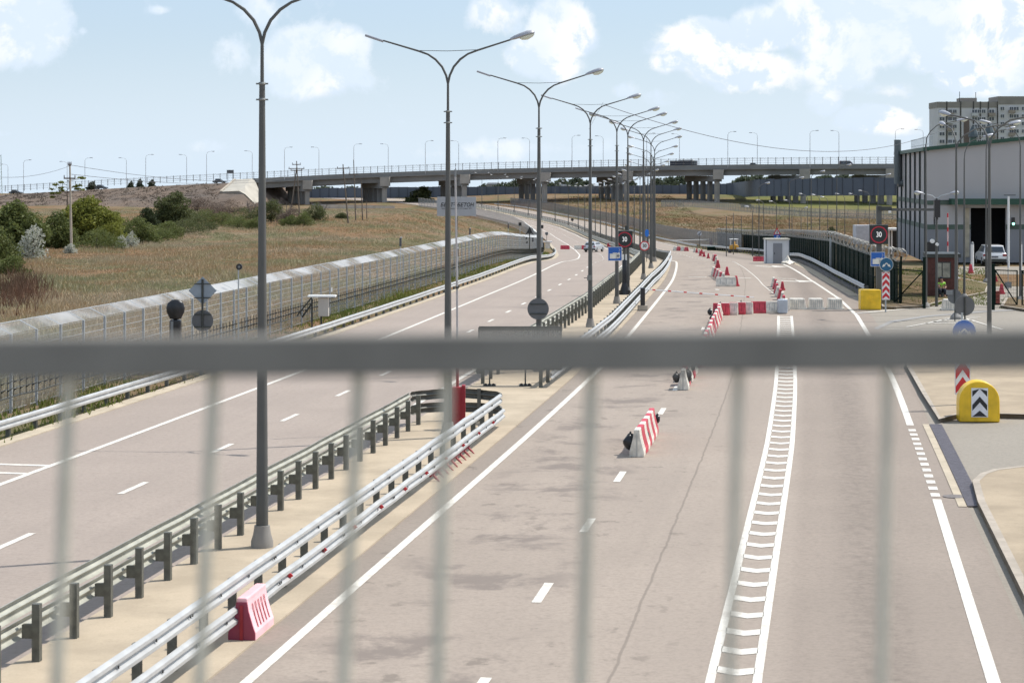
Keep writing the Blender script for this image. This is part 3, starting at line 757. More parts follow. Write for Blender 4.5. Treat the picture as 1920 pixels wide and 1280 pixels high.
a_=w.build('arm',mat('arm_greyed_white',(.42,.40,.39),.6,0,.12,3),rb,smooth=True); s_.build('red_stripes',redpaint,a_)
# mesh gate across the opening in the median
gtm=thing('mesh_gate',rp(71.6,-.2),label='dark mesh gate panel on wheeled feet across the opening in the median',category='gate')
yy=71.6; gx=gtm.location
def lp(u,v): return AT(u,v,yy)-gx
q=MB(); a=lp(898,614); b=lp(1052,613); z0=lp(900,692).z
q.box(((a.x+b.x)/2,0,a.z-.03),(b.x-a.x,.05,.14)); q.box((a.x,0,(a.z+z0)/2),(.05,.05,a.z-z0)); q.box((b.x,0,(a.z+z0)/2),(.05,.05,a.z-z0)); q.box(((a.x+b.x)/2,0,z0),(b.x-a.x,.04,.05)); q.build('frame',dark_m,gtm)
q=MB()
for k in range(46): x=a.x+(b.x-a.x)*(k+.5)/46; q.box((x,0,(a.z+z0)/2),(.022,.01,a.z-z0))
for k in range(8): q.box(((a.x+b.x)/2,.012,z0+(a.z-z0)*k/8),(b.x-a.x,.01,.012))
q.build('mesh_panel',mat('gate_mesh',(.2,.21,.2),.6,.3,.2,4),gtm)
q=MB(); q.box(((a.x+b.x)/2,.03,(a.z+z0)/2),(b.x-a.x,.006,a.z-z0)); q.build('screen_fabric',mat('gate_screen',(.10,.105,.10),.8,0,.1,3,alpha=.6),gtm)
for u in (918,985):
    p=lp(u,723); q=MB(); q.box((p.x,0,.45),(.05,.05,.9)); q.box((p.x,0,.03),(.42,.5,.05))
    lg=q.build('leg',dark_m,gtm)
    for k in range(3):
        w_=MB(); w_.disc((p.x-.13+k*.13,-.25,.07),.055,.04,10); w_.build('wheel',black_m,lg)
# ------------------------------------------------------------------ left side signs
y=77.0
t=thing('diamond_sign',AT(380,545,y),label='diamond shaped sign seen from the back with a round sign below it on one pole',category='road sign')
MB().box((0,0,0),(.72,.02,.72)).build('diamond_plate',mat('sign_back_blue_grey',(.27,.31,.35),.5,.3,.12,3),t).rotation_euler=(0,math.pi/4,0)
d=MB(); d.disc((0,0,zv(601,y)-zv(545,y)),.385,.02,28); d.build('round_plate',dsgrey,t)
zp=zv(545,y); MB().tube([(0,-.05,-zp),(0,-.05,.42)],.04,8).build('pole',dark_m,t)
q=MB()
for dz in (-.25,.25,-.85,-1.3): q=MB(); q.box((0,-.04,dz),(.6 if dz>-.5 else .62,.03,.035)); q.build('bracket',dark_m,t)
t=thing('bagged_sign',AT(329,580,75),label='round sign and box wrapped in shiny black bags at the left roadside',category='road sign')
MB().lathe([(.05,-.36),(.2,-.32),(.31,-.1),(.33,.06),(.28,.22),(.12,.34),(.02,.35)],n=16).build('bagged_disc',bag_m,t,smooth=True).scale=(1,.35,1)
MB().box((0,0,-.85),(.40,.3,.98)).build('bagged_box',bag_m,t,bevel=.06); MB().box((-.1,-.16,-.8),(.1,.02,.8)).build('grey_strap',sgrey,t)
MB().tube([(0,.1,-zv(580,75)),(0,.1,-.2)],.05,8).build('pole',dark_m,t)
# speaker pole
def cctv_pole(u,vt,y,label,head='speaker',cat='pole',r=.035,m=None):
    x=(u-CX)/F*y; z0=gz(x,y); zt=zv(vt,y)
    t=thing('camera_pole',Vector((x,y,z0)),label=label,category=cat,group='thin equipment poles beside the mesh fence')
    MB().tube([(0,0,0),(0,0,zt-z0)],[r,r*.8],8).build('pole',m or galv,t,smooth=True)
    if head=='speaker':
        MB().disc((.05,-.12,zt-z0),.13,.1,20).build('speaker_horn',bag_m,t); MB().disc((.05,-.18,zt-z0),.05,.04,12).build('speaker_cap',sgrey,t)
    elif head=='box': MB().box((0,-.05,zt-z0-.2),(.14,.16,.55)).build('equipment_box',mat('box_grey',(.12,.12,.13)),t); MB().disc((.05,-.08,zt-z0+.1),.06,.06,10).build('lamp',white_m,t)
    return t
cctv_pole(447,500,88,'pale pole with a black loudspeaker horn behind the mesh fence','speaker')
cctv_pole(751,448,140,'thin camera pole rising above the fence, nearest of the three with dark boxes','box')
cctv_pole(881,430,190,'thin camera pole rising above the fence, middle of the three with dark boxes','box')
cctv_pole(953,420,235,'thin camera pole rising above the fence, farthest of the three with dark boxes','box')
cctv_pole(858,468,150,'thin pole carrying a small white floodlight just right of the second lamp','box')
# grey cabinet on legs
y=97; p=AT(607,627,y); t=thing('equipment_cabinet',p,label='beige equipment cabinet with a flat white roof on dark legs behind the left guardrail',category='cabinet')
k_=y/F
MB().box((0,0,(627-575)*k_),(19*k_,.45,35*k_)).build('cabinet_body',mat('cabinet_beige',(.5,.46,.41),.6,0,.06,2),t,bevel=.01)
MB().box((-3*k_,0,(627-555)*k_),(52*k_,.7,3*k_)).build('roof',white_m,t)
q=MB(); q.box((-22*k_,0,.8),(.07,.07,1.65)); q.build('leg',dark_m,t); q=MB(); q.box((-5*k_,.1,.4),(.08,.08,.85)); q.build('leg',dark_m,t)
q=MB(); q.tube([(-22*k_,-.1,70*k_),(-50*k_,-.1,35*k_)],.035,6); q.tube([(-22*k_,-.1,58*k_),(-40*k_,-.1,33*k_),(-44*k_,-.1,45*k_)],.05,6); q.build('bracket_arm',dark_m,t)
q=MB(); q.box((15*k_,0,(627-543)*k_),(.05,.05,.2)); q.build('antenna',white_m,t)
# far left folded black direction sign and round sign, white stand
y=215; t=thing('folded_sign',AT(993,468,y),label='black arrow shaped warning sign on a thin pole near the end of the mesh fence',category='road sign')
k_=y/F; MB().prism([(-8*k_,27*k_),(0,43*k_),(8*k_,27*k_),(3*k_,31*k_),(0,30*k_),(-3*k_,31*k_)],1,-.04,.04).build('arrow_panel',bag_m,t)
q=MB(); q.tube([(0,0,0),(0,0,43*k_)],.05,6); q.build('pole',dark_m,t)
q=MB()
for a,b in ((-6,21),(6,20),(-5,13),(6,16)): q.prism([((a-2)*k_,b*k_),(a*k_,(b+3)*k_),((a+2)*k_,(b+1)*k_),((a)*k_,(b-2)*k_)],1,-.02,.02)
q.build('chevron_marks',bag_m,t)
y=290; t=round_back('round_sign',AT(1025,438,y),.23,'small round grey sign back at the far end of the left fence',sgrey,pole=(1.6,0),bars=False)
y=270; t=thing('signal_cabinet',AT(1027,466,y),label='white equipment cabinet with wide roof where the left guardrail ends',category='cabinet'); k_=y/F
MB().box((0,0,6*k_),(9*k_,.5,12*k_)).build('cabinet_body',wplast,t); MB().box((0,0,13*k_),(17*k_,.8,1.6*k_)).build('roof',white_m,t); MB().box((-8*k_,0,4*k_),(3*k_,.3,14*k_)).build('bagged_unit',bag_m,t)
for (u,v,y,l) in ((975,420,330,'small black floodlight on a thin pole above the bend of the white fence'),(1016,425,315,'small black and white floodlight pole close to the third median lamp')):
    x=(u-CX)/F*y; t=thing('floodlight_pole',Vector((x,y,gz(x,y))),label=l,category='pole'); h=zv(v,y)-gz(x,y)
    MB().tube([(0,0,0),(0,0,h)],.05,6).build('pole',galv,t); MB().box((0,-.1,h),(.45,.3,.5)).build('floodlight',bag_m,t)
y=540; t=round_back('round_sign',AT(1073,412,y),.36,'black round sign back at the far edge of the distant carriageway',bag_m,pole=(zv(412,y)-gz((1073-CX)/F*y,y),0),bars=False)
# billboard
y=250; bx=AT(856,387,y); g0=gz(bx.x,y); t=thing('billboard',Vector((AT(856,387,y).x,y,g0)),label='pale grey billboard with slanted black lettering on a black post in the field',category='billboard')
h=zv(387,y)-g0; k_=y/F
MB().box((0,0,h),(73*k_,.12,36*k_)).build('panel',mat('billboard_grey',(.42,.44,.46),.5,0,.04,1),t)
MB().tube([(0,.1,0),(0,.1,h-17*k_)],.13,8).build('post',bag_m,t)
text_part('БЕСТ',.62,black_m,t,(-18.5*k_,-.07,h+2.5*k_),'lettering',shear=.25,squeeze=.92,bold=.014)
text_part('БЕТОН',.62,black_m,t,(16.5*k_,-.07,h+2.5*k_),'lettering',shear=.25,squeeze=.92,bold=.014)
text_part('завод товарного бетона №1',.24,black_m,t,(0,-.07,h-4*k_),'lettering',shear=.15,squeeze=1.12,bold=0)
q=MB()
for a in range(5):
    an=a*1.257+.4; q.prism([(math.cos(an)*.10-1.5*k_,h+4*k_+math.sin(an)*.10),(math.cos(an+.5)*.30-1.5*k_,h+4*k_+math.sin(an+.5)*.30),(math.cos(an+.75)*.27-1.5*k_,h+4*k_+math.sin(an+.75)*.27),(math.cos(an+.6)*.12-1.5*k_,h+4*k_+math.sin(an+.6)*.12)],1,-.075,-.065)
q.build('logo',black_m,t)
# ------------------------------------------------------------------ right side signs
def arrow_sign(loc,r,label,col,arr):
    t=thing('keep_side_sign',loc,label=label,category='road sign')
    MB().disc((0,.012,0),r,.015,32).build('rim',arr,t); MB().disc((0,0,0),r*.94,.015,32).build('plate',col,t)
    q=MB()
    for s in (-1,1):
        P=[(0,.30),(.10,.22),(.34,-.02),(.44,.08),(.62,-.36),(.16,-.22),(.26,-.12),(.0,.12)]
        pl=[(s*a*r,b*r) for a,b in P]; q.prism(pl if s>0 else pl[::-1],1,-.02,-.009)
    q.build('arrows',arr,t); return t
def chevron_plate(t,w,h,zc,n,c0,c1,name='chevron_plate'):
    pl=MB().box((0,0,zc),(w*1.12,.02,h*1.04)).build(name,white_m,t)
    MB().box((0,-.014,zc),(w,.008,h)).build('field',c1,pl)
    q=MB(); ph_=h/n; 
    for k in range(n+1):
        z=zc-h/2+ph_*(k-.28); b=ph_*.42; a=ph_*.5
        pts=[(-w/2,z-a*.6),(0,z+a*.6),(w/2,z-a*.6),(w/2,z-a*.6+b),(0,z+a*.6+b),(-w/2,z-a*.6+b)]
        lo,hi=zc-h/2,zc+h/2; pts=[(x,min(hi,max(lo,zz))) for x,zz in pts]
        if max(p[1] for p in pts)-min(p[1] for p in pts)<.02: continue
        q.add([(x,-.022,zz) for x,zz in pts],[(0,1,4,5),(1,2,3,4)])
    q.build('chevrons',c0,pl)
y=64.5; t=arrow_sign(AT(1808,622,y),.37,'near blue round sign with two white arrows half hidden by the railing',blue_m,white_m)
t2=thing('chevron_post',GF(1806,H0*F/y+HZ),label='red and white chevron plate on a post right behind the near yellow barrel',category='road sign'); t2.location.y=y+.1
chevron_plate(t2,.42,1.5,1.22,3,white_m,red_s); MB().tube([(0,.06,0),(0,.06,2.9)],.035,8).build('pole',galv,t2)
y=111; t=arrow_sign(AT(1662,496,y-.1),.36,'blue round sign with two cream arrows on the far roadside post',mat('sign_teal',(.01,.10,.20),.4),mat('sign_cream',(.6,.58,.45)))
t2=thing('chevron_post',GF(1661,H0*F/y+HZ),label='red and white chevron plate on a post beside the far yellow barrel',category='road sign')
k_=y/F; chevron_plate(t2,13.5*k_,50*k_,zv(536,y),4,white_m,red_s); MB().tube([(0,.06,0),(0,.06,zv(480,y))],.04,8).build('pole',galv,t2)
y=113; camera_sign(AT(1646,486,y),.76,'square blue camera sign on the dark gantry mast at the right')
y=113.5; t=led_sign(AT(1647.5,440,y-.2),.98,'black speed display with red ring reading 30 on the gantry mast')
gm_=thing('gantry_mast',Vector(((1648-CX)/F*y,y,0)),label='dark square gantry mast with a long arm reaching right towards the hangar',category='mast')
zt=zv(386,y); MB().box((0,0,zt/2),(.26,.26,zt)).build('mast',pole_m,gm_,bevel=.01)
x1=(1752-1648)/F*y; MB().box((x1/2,0,zv(393,y)),(x1,.12,.14)).build('arm',pole_m,gm_); MB().box((.3,-.1,zv(391,y)),(.7,.2,.22)).build('bracket',dark_m,gm_); MB().box((.55,-.12,zv(397,y)),(.14,.14,.12)).build('spotlight',white_m,gm_)
y=116; bxm=thing('lamp_mast',Vector(((1756-CX)/F*y,y,0)),label='grey mast with tall dark box and two short lamp arms before the hangar',category='mast')
MB().tube([(0,0,0),(0,0,zv(372,y))],[.08,.06],8).build('pole',pole_m,bxm); k_=y/F
MB().box((0,-.1,zv(391,y)),(11*k_,.25,33*k_)).build('dark_box',bag_m,bxm); MB().box((0,-.1,zv(409,y)),(4*k_,.15,5*k_)).build('box_bracket',dark_m,bxm)
for s in (-1,1):
    MB().tube([(0,0,zv(374,y)),(s*8*k_,0,zv(367,y)),(s*26*k_,0,zv(363,y))],.03,6).build('arm',galv,bxm)
    q=lamp_head(bxm,1,0,L=.5); q.location=(s*25*k_,0,zv(363,y)); q.rotation_euler=(0,-R(8),0 if s>0 else math.pi)
MB().disc((-9*k_,-.15,zv(452,y)),4*k_,.2,14).build('spotlight',white_m,bxm); MB().disc((0,-.15,zv(458,y)),3*k_,.2,10).build('camera_dome',white_m,bxm)
y=76; t=round_back('round_sign',AT(1808.5,573,y),.36,'larger round dark grey sign back at the right, lower of the overlapping pair',dsgrey,pole=(zv(573,y),.3),bars=False)
y=104; t=round_back('round_sign',AT(1790,556,y),.35,'smaller round dark grey sign back behind the larger disc',dsgrey,pole=(zv(556,y),.4),bars=False); MB().box((-.25,0,.2),(.3,.1,.22)).build('clamp',sgrey,t)
# yellow impact barrels
def barrel(loc,w,h,d,label,chev,square=False):
    t=thing('crash_barrel',loc,label=label,category='crash barrel'); q=MB()
    if square: pl=[(-w/2,0),(w/2,0),(w/2*1.0,h*.96),(w/2*.96,h),(-w/2*.96,h),(-w/2,h*.96)]
    else: pl=[(-w/2,0),(w/2,0)]+[(math.cos(a)*w/2,h-w/2+math.sin(a)*w/2) for a in np.arange(0,math.pi+.01,math.pi/14)]
    q.prism(pl,1,-d/2,d/2); q.build('shell',yel_m,t,bevel=.03,smooth=True)
    if chev: chevron_plate(t,.42,.80,.56,2,black_m,mat('chev_white',(.72,.72,.74))); [setattr(o,'location',(0,-d/2-.014,0)) for o in kids(t) if o.name.startswith('chevron_plate')]
    else:
        q=MB(); q.disc((0,-d/2-.02,h*.62),.09,.05,14); q.disc((0,-d/2-.03,h*.42),.05,.03,12); q.build('filler_cap',yel_m,t,bevel=.01)
        q=MB(); q.box((0,-d/2-.004,.02),(w*.9,.02,.05)); q.build('base_strip',mat('yellow_dirty',(.3,.2,.02)),t)
    return t
b1=barrel(GF(1838,791)+Vector((0,.3,0)),1.15,1.17,.62,'near yellow arched crash barrel with a black and white chevron plate',True); b1.rotation_euler.z=R(-4)
barrel(GF(1633,581)+Vector((0,.4,0)),1.07,1.07,.8,'far yellow square fronted crash barrel at the end of the wavy guardrail',False,True)
# ------------------------------------------------------------------ water filled barriers
def barrier_mesh(L=1.35,w=.42,h=.78,ribs=5):
    P=[(a*h/.78,b) for a,b in [(0,w/2),(.16,w/2),(.30,w*.40),(.55,w*.25),(.70,w*.2),(.78,w*.19)]]
    q=MB(); ring=[(-b,a) for a,b in P]+[(b,a) for a,b in P[::-1]]
    q.prism([(x,z) for x,z in ring],1,-L/2,L/2)
    return q
def make_barrier(name,label,m,m2,L=1.35,w=.44,h=.78,grp='red and white water filled road barriers',ribs=4,sep=False):
    t=thing(name,(0,0,0),label=label,category='road barrier',group=grp)
    barrier_mesh(L,w,h).build('body',m,t,bevel=.02,smooth=False)
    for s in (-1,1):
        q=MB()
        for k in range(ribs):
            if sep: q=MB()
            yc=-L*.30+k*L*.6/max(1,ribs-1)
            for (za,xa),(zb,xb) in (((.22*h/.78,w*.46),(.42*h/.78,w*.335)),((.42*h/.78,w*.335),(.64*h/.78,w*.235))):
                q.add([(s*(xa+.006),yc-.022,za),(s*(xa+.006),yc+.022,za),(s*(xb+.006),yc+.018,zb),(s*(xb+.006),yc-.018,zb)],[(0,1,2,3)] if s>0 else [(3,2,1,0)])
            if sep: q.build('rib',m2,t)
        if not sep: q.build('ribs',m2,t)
    q=MB(); q.box((0,-L/2-.004,h*.44),(.05,.03,h*.8)); q.build('end_slot',m2,t)
    return t
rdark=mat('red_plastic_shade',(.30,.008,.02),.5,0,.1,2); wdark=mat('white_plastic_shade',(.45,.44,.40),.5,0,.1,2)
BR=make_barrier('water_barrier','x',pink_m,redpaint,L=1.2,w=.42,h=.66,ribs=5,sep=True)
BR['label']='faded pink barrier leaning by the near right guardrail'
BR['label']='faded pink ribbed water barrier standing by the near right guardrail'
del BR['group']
q=MB(); P_=[(0.003,.208),(.134,.208),(.254,.166),(.465,.103),(.592,.082),(.60,.08)]; q.prism([(-b,a) for a,b in P_]+[(b,a) for a,b in P_[::-1]],1,-.625,-.59); q.build('shaded_end_plate',mat('shaded_end_crimson',(.25,.03,.065),.5,0,.1,2),BR)  # added plate in darker crimson, painting in the shade of the front face
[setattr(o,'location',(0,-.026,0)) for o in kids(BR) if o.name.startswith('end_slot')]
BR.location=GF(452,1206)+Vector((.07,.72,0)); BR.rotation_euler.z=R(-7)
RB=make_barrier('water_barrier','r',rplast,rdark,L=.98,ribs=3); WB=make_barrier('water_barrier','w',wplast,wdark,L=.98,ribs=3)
used={'r':0,'w':0}
def put(kind,p,rz,label,sc=(1,1,1)):
    src=RB if kind=='r' else WB
    if not used[kind]: used[kind]=1; src.location=p; src.rotation_euler.z=rz; src['label']=label; src.scale=sc; return src
    o=dup(src,p,rz,label); o.scale=sc; return o
def row(a,b,pattern,desc,rz=None,sc=.9,jit=.03,z=None,sz=.78):
    n=len(pattern); d=(b-a); ang=math.atan2(d.y,d.x)-math.pi/2 if rz is None else rz; cnt={'r':0,'w':0}
    for i,k in enumerate(pattern):
        if k=='-': continue
        p=a+d*((i+.5)/n)+Vector((random.uniform(-jit,jit),0,0)); p.z=gz(p.x,p.y) if p.y>150 else 0
        if p.y>150: p.z=prof(p.y)
        cnt[k]+=1; nm='red' if k=='r' else 'white'
        put(k,p,ang+random.uniform(-.04,.04),'%s %s barrier %s'%(ordw(cnt[k]-1),nm,desc),(.84,sc,sz))
row(GF(1193,857),GF(1224,811),'wrwrwrwr','from the camera in the nearest freestanding row',sc=.62,sz=.88)
row(GF(1278,733),GF(1300,697),'wrwrw','from the camera in the row half hidden behind the railing',sz=.85)
row(GF(1306,690),GF(1350,590),'rwrwrwrwrwrwrwrwrwrwrwrwrw'[:24],'from the camera in the long row running back from the railing')
row(GF(1346,591),GF(1404,588),'rwrw','from the left in the short cross row behind the railing',rz=R(75),sc=.85)
row(GF(1411,587),GF(1465,587),'rw','in the cross row in front of the ladder marking',rz=math.pi/2,sc=.88)
row(G(1476,585),G(1455,548),'wrwrwr','from the camera in the short row running back from the ladder marking')
row(G(1460,548),G(1449,536),'wrw','at the far end of the short row behind the ladder marking')
row(G(1348,537),G(1375,537),'w','beside the red cone in the middle of the far lanes',rz=math.pi/2,sc=1.3)
row(G(1357,530),G(1338,516),'wrwrwrw','from the camera in the zigzag cluster of the far lanes')
row(G(1347,507),G(1337,487),'rwrrwr','from the camera in the upper part of the far zigzag cluster')
row(G(1318,477),G(1300,472),'rwrw','from the right in the distant row by the lone cones')
row(G(1291,471),G(1262,470),'rwrw','from the right in the most distant row across the lane')
row(G(1066,467.5),G(1052,467.5),'r','standing alone in the left carriageway where the guardrail ends',rz=math.pi/2,sc=1.4)
row(G(1124,467.5),G(1109,467.5),'r','behind the parked car in the left carriageway',rz=math.pi/2,sc=1.4)
row(G(1102,467.5),G(1093,467.5),'r','left of the parked car in the left carriageway',rz=math.pi/2,sc=1.2)
row(G(1090,467.5),G(1078,467.5),'w','farther left of the parked car in the left carriageway',rz=math.pi/2,sc=1.2)
row(G(1150,463),G(1140,463),'r','beside the median behind the blue camera sign',rz=math.pi/2,sc=1.2)
row(G(1419,490),G(1434,490),'r','lying dark beside the small grey shed',rz=math.pi/2,sc=1.4,sz=.55)
# pale concrete blocks
def block(loc,label,w=1.0,h=.58):
    q=MB(); q.prism([(-w/2,0),(w/2,0),(w*.42,h),(-w*.42,h)],1,-.3,.3); o=q.build('body',wplast,None,bevel=.05); t=thing('concrete_block',loc,label=label,category='concrete block',group='pale blocks closing the side lane'); o.parent=t
    r=MB(); 
    for k in range(6): x=-w*.32+k*w*.128; r.box((x,-.305,h*.52),(.03,.012,h*.7))
    r.build('grooves',wdark,t); r=MB(); r.box((0,0,.04),(w*1.12,.66,.08)); r.build('foot',wplast,t); return t
for i,u in enumerate((1494,1529,1565)): block(GF(u,579.5),'%s pale trapezoid block from the left beside the far yellow barrel'%ordw(i),.92 if i==0 else .85)
block(GF(1783,581),'pale trapezoid block in front of the brick guard booth',.95)
t=thing('plastic_tank',GF(1467,588),label='pale blue grey square tank standing at the head of the ladder marking',category='tank'); MB().box((0,0,.38),(.5,.45,.72)).build('body',mat('tank_grey',(.42,.46,.5),.4),t,bevel=.06); MB().disc((0,0,.76),.1,.06,14,axis=2).build('lid',white_m,t)
# black bags hung on the barriers
def bag(p,r,label):
    t=thing('black_bag',p,label=label,category='bag',group='black bags hung on the barriers')
    q=MB(); n=14; m=9; vs=[]; fs=[]
    for i in range(m+1):
        a=math.pi*i/m
        for k in range(n):
            b=2*math.pi*k/n; rr=r*(1+.10*math.sin(3*b+i)+.08*random.uniform(-1,1)); vs.append((math.sin(a)*math.cos(b)*rr*.8,math.sin(a)*math.sin(b)*rr*.7,math.cos(a)*rr))
    for i in range(m):
        for k in range(n): fs.append((i*n+k,(i+1)*n+k,(i+1)*n+(k+1)%n,i*n+(k+1)%n))
    q.add(vs,fs); q.build('sack',bag_m,t,smooth=True); q=MB(); q.tube([(0,0,r*.8),(0.02,0,r*1.35)],[.05,.02],6); q.build('tied_neck',bag_m,t); return t
for (u,v,h,r,l) in ((1181,852,.32,.2,'black bag on the left of the nearest barrier row'),(1211,838,.3,.12,'black bag low on the right side of the nearest barrier row'),(1217,826,.34,.10,'small black bag above the lowest one on the nearest barrier row'),(1232,808,.34,.11,'black bag at the far end of the nearest barrier row'),
    (1268,730,.4,.15,'black bag left of the front of the second barrier row'),(1289,727,.4,.19,'black bag right of the front of the second barrier row'),(1298,712,.45,.14,'black bag just under the railing on the second barrier row'),
    (1336,612,.4,.17,'black bag at the front of the long row above the railing'),(1343,602,.45,.17,'black bag right side of the long row above the railing'),(1350,590,.45,.16,'black bag near the corner of the long and cross rows'),(1331,604,.5,.15,'black bag on the left side of the long row above the railing'),(1389,588,.35,.26,'large black bag hanging on the cross row of barriers')):
    p=GF(u,v); p.z=h; bag(p,r,l)
# cones
def cone(loc,h,label,pyr=True):
    t=thing('traffic_cone',loc,label=label,category='traffic cone',group='red cones in the lanes and the yard')
    q=MB(); q.box((0,0,.05),(h*.62,h*.5,.10)); q.build('foot',rplast,t); q=MB(); q.box((0,0,.1+h*.42),(h*.5,h*.42,h*.84),taper=.42); q.build('cone_body',rplast,t,bevel=.03); return t
for (u,v,hpx,l) in ((1363,516,16,'red cone standing clear to the right of the far zigzag cluster'),(1380,536.5,20,'big red cone beside the white barrier in the far lanes'),(1313,480,10,'leftmost red cone of the distant trio'),(1320,481.5,10,'middle red cone of the distant trio'),(1328,484.5,10,'rightmost red cone of the distant trio'),(1467,544,16,'red cone at the far end of the short barrier row'),
   (1878,551,19,'big red cone behind the green mesh gate'),(1868,528,9,'small red cone farther back behind the green mesh gate'),(1820,513,18,'red cone on the yard road right of the brick booth')):
    p=G(u,v); p.z=prof(p.y); cone(p,hpx/F*p.y,l)
t=thing('red_box',GF(1890,577)+Vector((0,3,0)),label='rusty red box standing behind the green mesh gate',category='box'); MB().box((0,0,.35),(.42,.4,.7)).build('body',mat('rust_red',(.25,.05,.035),.7,0,.2,4),t,bevel=.02); MB().box((0,0,.72),(.46,.44,.04)).build('lid',mat('rust_red',(.25,.05,.035)),t)
t=thing('info_panel',GF(1890,560),label='small grey panel on a thin post behind the green mesh gate',category='sign'); MB().box((0,0,zv(535,123)),(.4,.03,.34)).build('plate',sgrey,t); MB().tube([(.0,0,0),(0,0,2.2)],.02,6).build('post',galv,t)
# red spikes leaning behind the near right guardrail
sp=thing('spike_strip',GF(855,888),label='dark red spiked strip lying under the near right guardrail by the second lamp',category='spike strip')
q=MB()
for k in range(9):
    p=rp(49.2+k*.62,1.15); p-=sp.location; q.tube([(p.x-.12,p.y,.22),(p.x+.0,p.y,.10),(p.x+.12,p.y-.15,.0)],[.03,.03,.005],5)
    q.tube([(p.x-.12,p.y,.22),(p.x-.05,p.y+.1,.34)],[.03,.005],5)
q.build('spikes',redpaint,sp); q=MB(); a=rp(49,1.05)-sp.location; b=rp(54.4,1.05)-sp.location; q.tube([(a.x,a.y,.18),(b.x,b.y,.18)],.04,6); q.build('bar',redpaint,sp)
# ------------------------------------------------------------------ long mesh fence on the left
FE=I([0,64,96,268,300],[-13.95,-13.9,-13.75,-12.3,-12.2])
def fmat(name,c,al,metal=.3,rough=.45):
    return mat(name,c,rough,metal,.1,2,alpha=al)
def wire_fence(name,y0,y1,off,h,sp,label,post_m,wire_m,visor=True,vw=.55,hw=12,vs=.12,wr=.0045,film=None,side=1,postr=.04,dzf=0):
    f0=off if callable(off) else (lambda y:off)
    org=rp(y0,f0(y0)); org.z=gz(org.x,org.y); t=thing(name,org,label=label,category='fence')
    P=[]; y=y0
    while y<=y1: p=rp(y,f0(y)); p.z=gz(p.x,p.y)+dzf; P.append(p-org); y+=sp*cdir(y)[0].y
    pm=MB(); pm.box((0,0,h/2),(postr*1.4,postr*2,h))
    repeat(t,'post',pm,post_m,[Matrix.Translation(p) for p in P],100)
    w=MB(); nrm=[cdir(y0+i*sp)[1]*side for i in range(len(P))]
    for k in range(hw):
        z=.12+(h-.16)*k/(hw-1); r=wr*(2.2 if k%3==0 else 1)
        for a,b in zip(P,P[1:]): w.tube([a+Vector((0,0,z)),b+Vector((0,0,z))],r,3,cap=False)
    if vs:
        for a,b in zip(P,P[1:]):
            n=int((b-a).length/vs)
            for i in range(n):
                c=a+(b-a)*(i/n); c0=c+Vector((0,0,.1)); c1=c+Vector((0,0,h)); w.add([c0+Vector((-wr*.25,0,0)),c0+Vector((wr*.25,0,0)),c1+Vector((wr*.25,0,0)),c1+Vector((-wr*.25,0,0))],[(0,1,2,3)])
    w.build('wire_mesh',wire_m,t)
    if film:
        q=MB()
        for a,b in zip(P,P[1:]): q.add([a+Vector((0,0,.05)),b+Vector((0,0,.05)),b+Vector((0,0,h)),a+Vector((0,0,h))],[(0,1,2,3)])
        q.build('mesh_panel',film,t)
    if visor:
        q=MB(); fr=MB()
        for i,(a,b) in enumerate(zip(P,P[1:])):
            n=nrm[i]*-1; up=Vector((0,0,.27)); o=n*vw
            q.add([a+Vector((0,0,h)),b+Vector((0,0,h)),b+Vector((0,0,h))+o+up,a+Vector((0,0,h))+o+up],[(0,1,2,3)])
            fr.tube([a+Vector((0,0,h)),a+Vector((0,0,h))+o+up],.02,4); fr.tube([a+Vector((0,0,h))+o+up,b+Vector((0,0,h))+o+up],.014,4)
        vv=q.build('visor',VIS,t); fr.build('visor_frame',post_m,vv)
    return t
def vismat():
    m,nt,n,l,b=nodes('visor_mesh'); b.inputs['Metallic'].default_value=.2; b.inputs['Roughness'].default_value=.4
    obj=n('ShaderNodeTexCoord').outputs['Object']; f=noise(n,l,obj,.35,3,.5,sx=(1,.6,1))
    l(mixc(n,l,f,(.40,.41,.42),(.70,.70,.70)),b.inputs['Base Color']); l(ramp(n,l,f,.40,.6,.18,.66),b.inputs['Alpha']); return m
VIS=vismat()
fpost=mat('fence_post',(.36,.38,.39),.5,.2,.1,2)
lf=wire_fence('mesh_fence',51,269,FE,2.35,2.13,'long galvanised mesh fence with a bright angled mesh visor on the left of the road',fpost,mat('fence_wire',(.38,.39,.39),.5,.2,.1,2),visor=True,film=fmat('mesh_film',(.42,.42,.41),.20),vs=0,wr=.006,postr=.055)
# dark barbed rail in front of it
org=rp(51,FE(51)+.25); bt=thing('barbed_rail',org,label='dark toothed barbed rail running low along the left mesh fence',category='barbed rail')
q=MB()
path=[]; y=51
while y<262: p=rp(y,FE(y)+.3); p.z=gz(p.x,p.y); path.append(p-org); y+=1.5
for z,r in ((.55,.022),(.80,.012),(1.0,.010)):
    q.tube([p+Vector((0,0,z+.02*math.sin(i*2.1))) for i,p in enumerate(path)],r,4)
for i,(a,b) in enumerate(zip(path,path[1:])):
    for k in range(3):
        c=a+(b-a)*(k/3); q.box((c.x,c.y,c.z+.85),(.02,.02,.62)); q.add([c+Vector((0,-.02,.78)),c+Vector((.16,0,.84)),c+Vector((0,.02,.72)),c+Vector((0,-.02,1.0)),c+Vector((.16,0,1.06)),c+Vector((0,.02,.95))],[(0,1,2),(3,4,5)])
q.build('barbs',mat('dark_metal',(.05,.055,.05)),bt)
